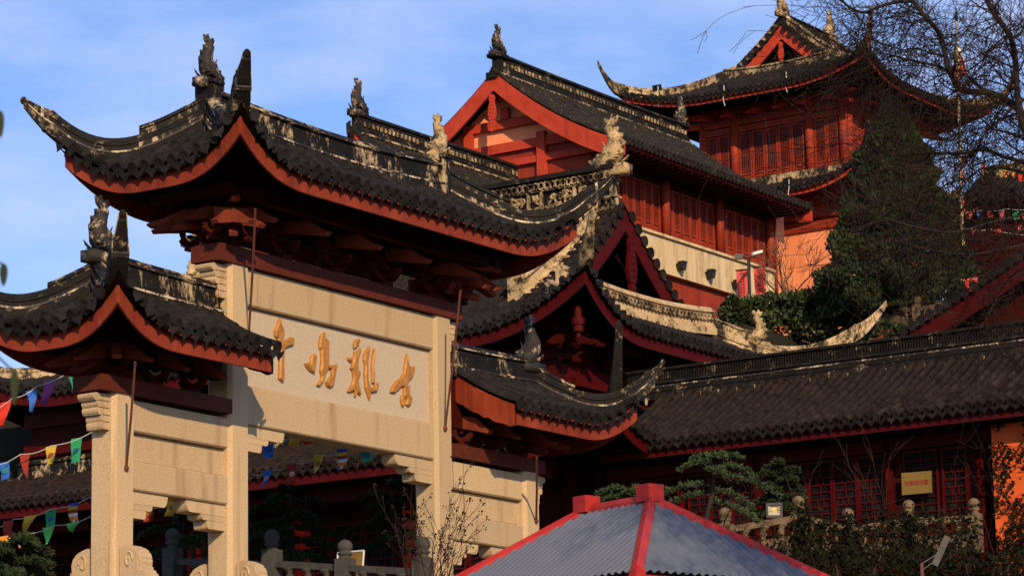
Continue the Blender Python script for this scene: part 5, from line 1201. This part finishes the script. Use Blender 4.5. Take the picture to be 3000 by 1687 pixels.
bunting('lowest left string of flags with orange, striped and bright green pennants', [(-30,1580,53), (60,1562,53.5), (160,1538,54), (265,1512,54.8)],
  [fl2(25,1165,53,70,90,'rect','orange'), fl2(175,1145,53.5,78,125,'rect','stripe'), fl2(345,1100,54,88,130,'tri','lime',None,-.2), fl2(515,1070,54.5,100,60,'tri','lime')], 54)
bunting('flags in the left bay of the archway, maroon and yellow with emblems', [(398,1480,59), (450,1468,59.3), (530,1450,60), (665,1425,61)],
  [fl2(1050,950,59,72,115,'rect','maroon','orange',0), fl2(1220,905,59.5,78,120,'rect','yellow','maroon',-.15)], 55)
F3 = lambda x, y: (600+x/2.415, 1087+y/2.415)
def fl3(x, y, d, w_, h_, s_, c, e=None, lean=0): a, b = F3(x, y); return (a, b, d, w_/2.415, h_/2.415, s_, c, e, lean)
bunting('short upper string of flags in the central opening of the archway', [(735,1300,57), (770,1290,57.2), (860,1280,57.5), (930,1275,58)],
  [fl3(445,490,57,88,130,'rect','blue','navy',-.05), fl3(640,470,57.3,90,60,'rect','yellow'), fl3(725,470,57.5,80,50,'rect','red')], 56)
bunting('long string of flags across the central opening with blue, maroon, yellow, striped and green', [(735,1388,58), (790,1376,58.3), (860,1358,58.6), (940,1335,59), (1010,1315,59.4), (1100,1288,60)],
  [fl3(448,700,58,70,130,'tri','blue','yellow',-.35), fl3(612,655,58.3,75,150,'rect','maroon','white',-.03), fl3(808,590,58.6,85,140,'tri','yellow','maroon',-.3), fl3(972,548,59,78,150,'rect','stripe',None,-.08), fl3(1145,550,59.4,88,95,'rect','green','navy',-.1)], 57)
F4 = lambda x, y: (2700+x/4.14, 400+y/4.14)
def fl4(x, y, d, w_, h_, s_, c, e=None, lean=0): a, b = F4(x, y); return (a, b, d, w_/4.14, h_/4.14, s_, c, e, lean)
bunting('string of small flags against the sky behind the bare tree at upper right', [(2800,445,104), (2850,465,104), (2910,485,104), (2960,497,104), (3040,505,104)],
  [fl4(540,240,104,55,90,'rect','red'), fl4(620,300,104,60,70,'tri','blue'), fl4(740,310,104,50,110,'rect','pink'), fl4(900,370,104,60,100,'tri','green'), fl4(1010,415,104,70,90,'rect','orange'), fl4(1110,430,104,45,80,'tri','orange'), fl4(1195,445,104,60,110,'rect','red')], 58)
bunting('string of small flags among the twigs below the far hall roof', [(2815,618,100), (2880,615,100), (2950,612,100), (3040,610,100)],
  [fl4(575,905,100,80,100,'rect','pink'), fl4(690,920,100,60,70,'tri','blue'), fl4(825,905,100,65,80,'rect','red'), fl4(975,900,100,60,120,'rect','pink'), fl4(1140,910,100,80,105,'rect','green'), fl4(1235,930,100,40,80,'rect','red')], 59)
bunting('string of red flags beside the conifer lower right of the far hall', [(2830,668,97), (2900,672,97), (3040,690,97)],
  [fl4(630,1115,97,75,80,'tri','pink'), fl4(930,1120,97,70,60,'rect','maroon'), fl4(1190,1080,97,40,60,'rect','pink')], 60)
bunting('single red flag glowing among the twigs above the maroon bargeboard', [(2815,818,84), (2845,814,84), (2870,812,84)], [(2842, 815, 84, 46, 40, 'trap', 'red', None, .25)], 61)
fp0, fp1 = at(2818, 640, 100), at(2802, 62, 100)
fo = thing('flagpole', 'tall pale flagpole with a furled striped flag behind the bare tree', 'flagpole', fp0-Z*3)
part('pole', MB().tube([fp0-Z*3, fp0, fp1], [.07, .06, .035], 8), 'brass', fo); part('finial', MB().lathe(fp1, [(.03,0), (.07,.08), (.05,.2), (.01,.5)], 8), 'black', fo)
q = at(2803, 95, 100)
for k, (c, x0, x1, a, b) in enumerate((('navy',-.10,.02,0,1.25), ('yellow',-.16,-.02,.55,1.1), ('white',.02,.20,.5,1.2), ('red',.05,.24,.75,1.5), ('maroon',-.2,.08,.95,1.55))):
    part('furled_stripe', MB().prism([q+EAST*(x0*.5)-Z*a, q+EAST*(x1*.5)-Z*a, q+EAST*x1-Z*(a+b)/2, q+EAST*(x1*.8)-Z*b, q+EAST*x0*.6-Z*b*.97, q+EAST*x0-Z*(a+b)/2], NORTH*(.04+.02*k)), 'f_'+c, fo)
for k, (yy, c) in enumerate(((500,'pink'), (540,'blue'), (585,'red'))):
    flag(fo, at(2818, yy, 100), .16, .42, 'rect', c, random.Random(k), None, EAST)
# dark leafy sprig close to the camera at the left edge
rr = random.Random(77); lb = at(-40, 1250, 9.0); sp_ = thing('leafy_sprig', 'blurred dark leafy sprig close by at the left edge', 'branch', lb)
mb = MB(); st_pts = [at(-30, 1300, 9), at(-14, 1000, 9), at(-16, 700, 9), at(-14, 380, 9)]; part('stem', MB().tube(st_pts, .005, 6), 'bark', sp_)
for (a, b, w_, h_) in ((2, 365, 13, 85), (10, 805, 16, 70), (42, 1135, 15, 110)):
    k = 9/9200; c = at(a, b, 9); loop = [c+EAST*w_*k*math.sin(t)*(.75+.25*math.cos(t))+Z*h_*k*.5*math.cos(t) for t in [2*math.pi*i/12 for i in range(12)]]
    o = part('leaf', MB().prism(loop, NORTH*.004), 'needle', sp_)
    part('leaf_stalk', MB().tube([c+Z*h_*k*.45, c+Z*h_*k*.6-EAST*.02, at(-14, b-h_*.9, 9)], .003, 5), 'bark', sp_)
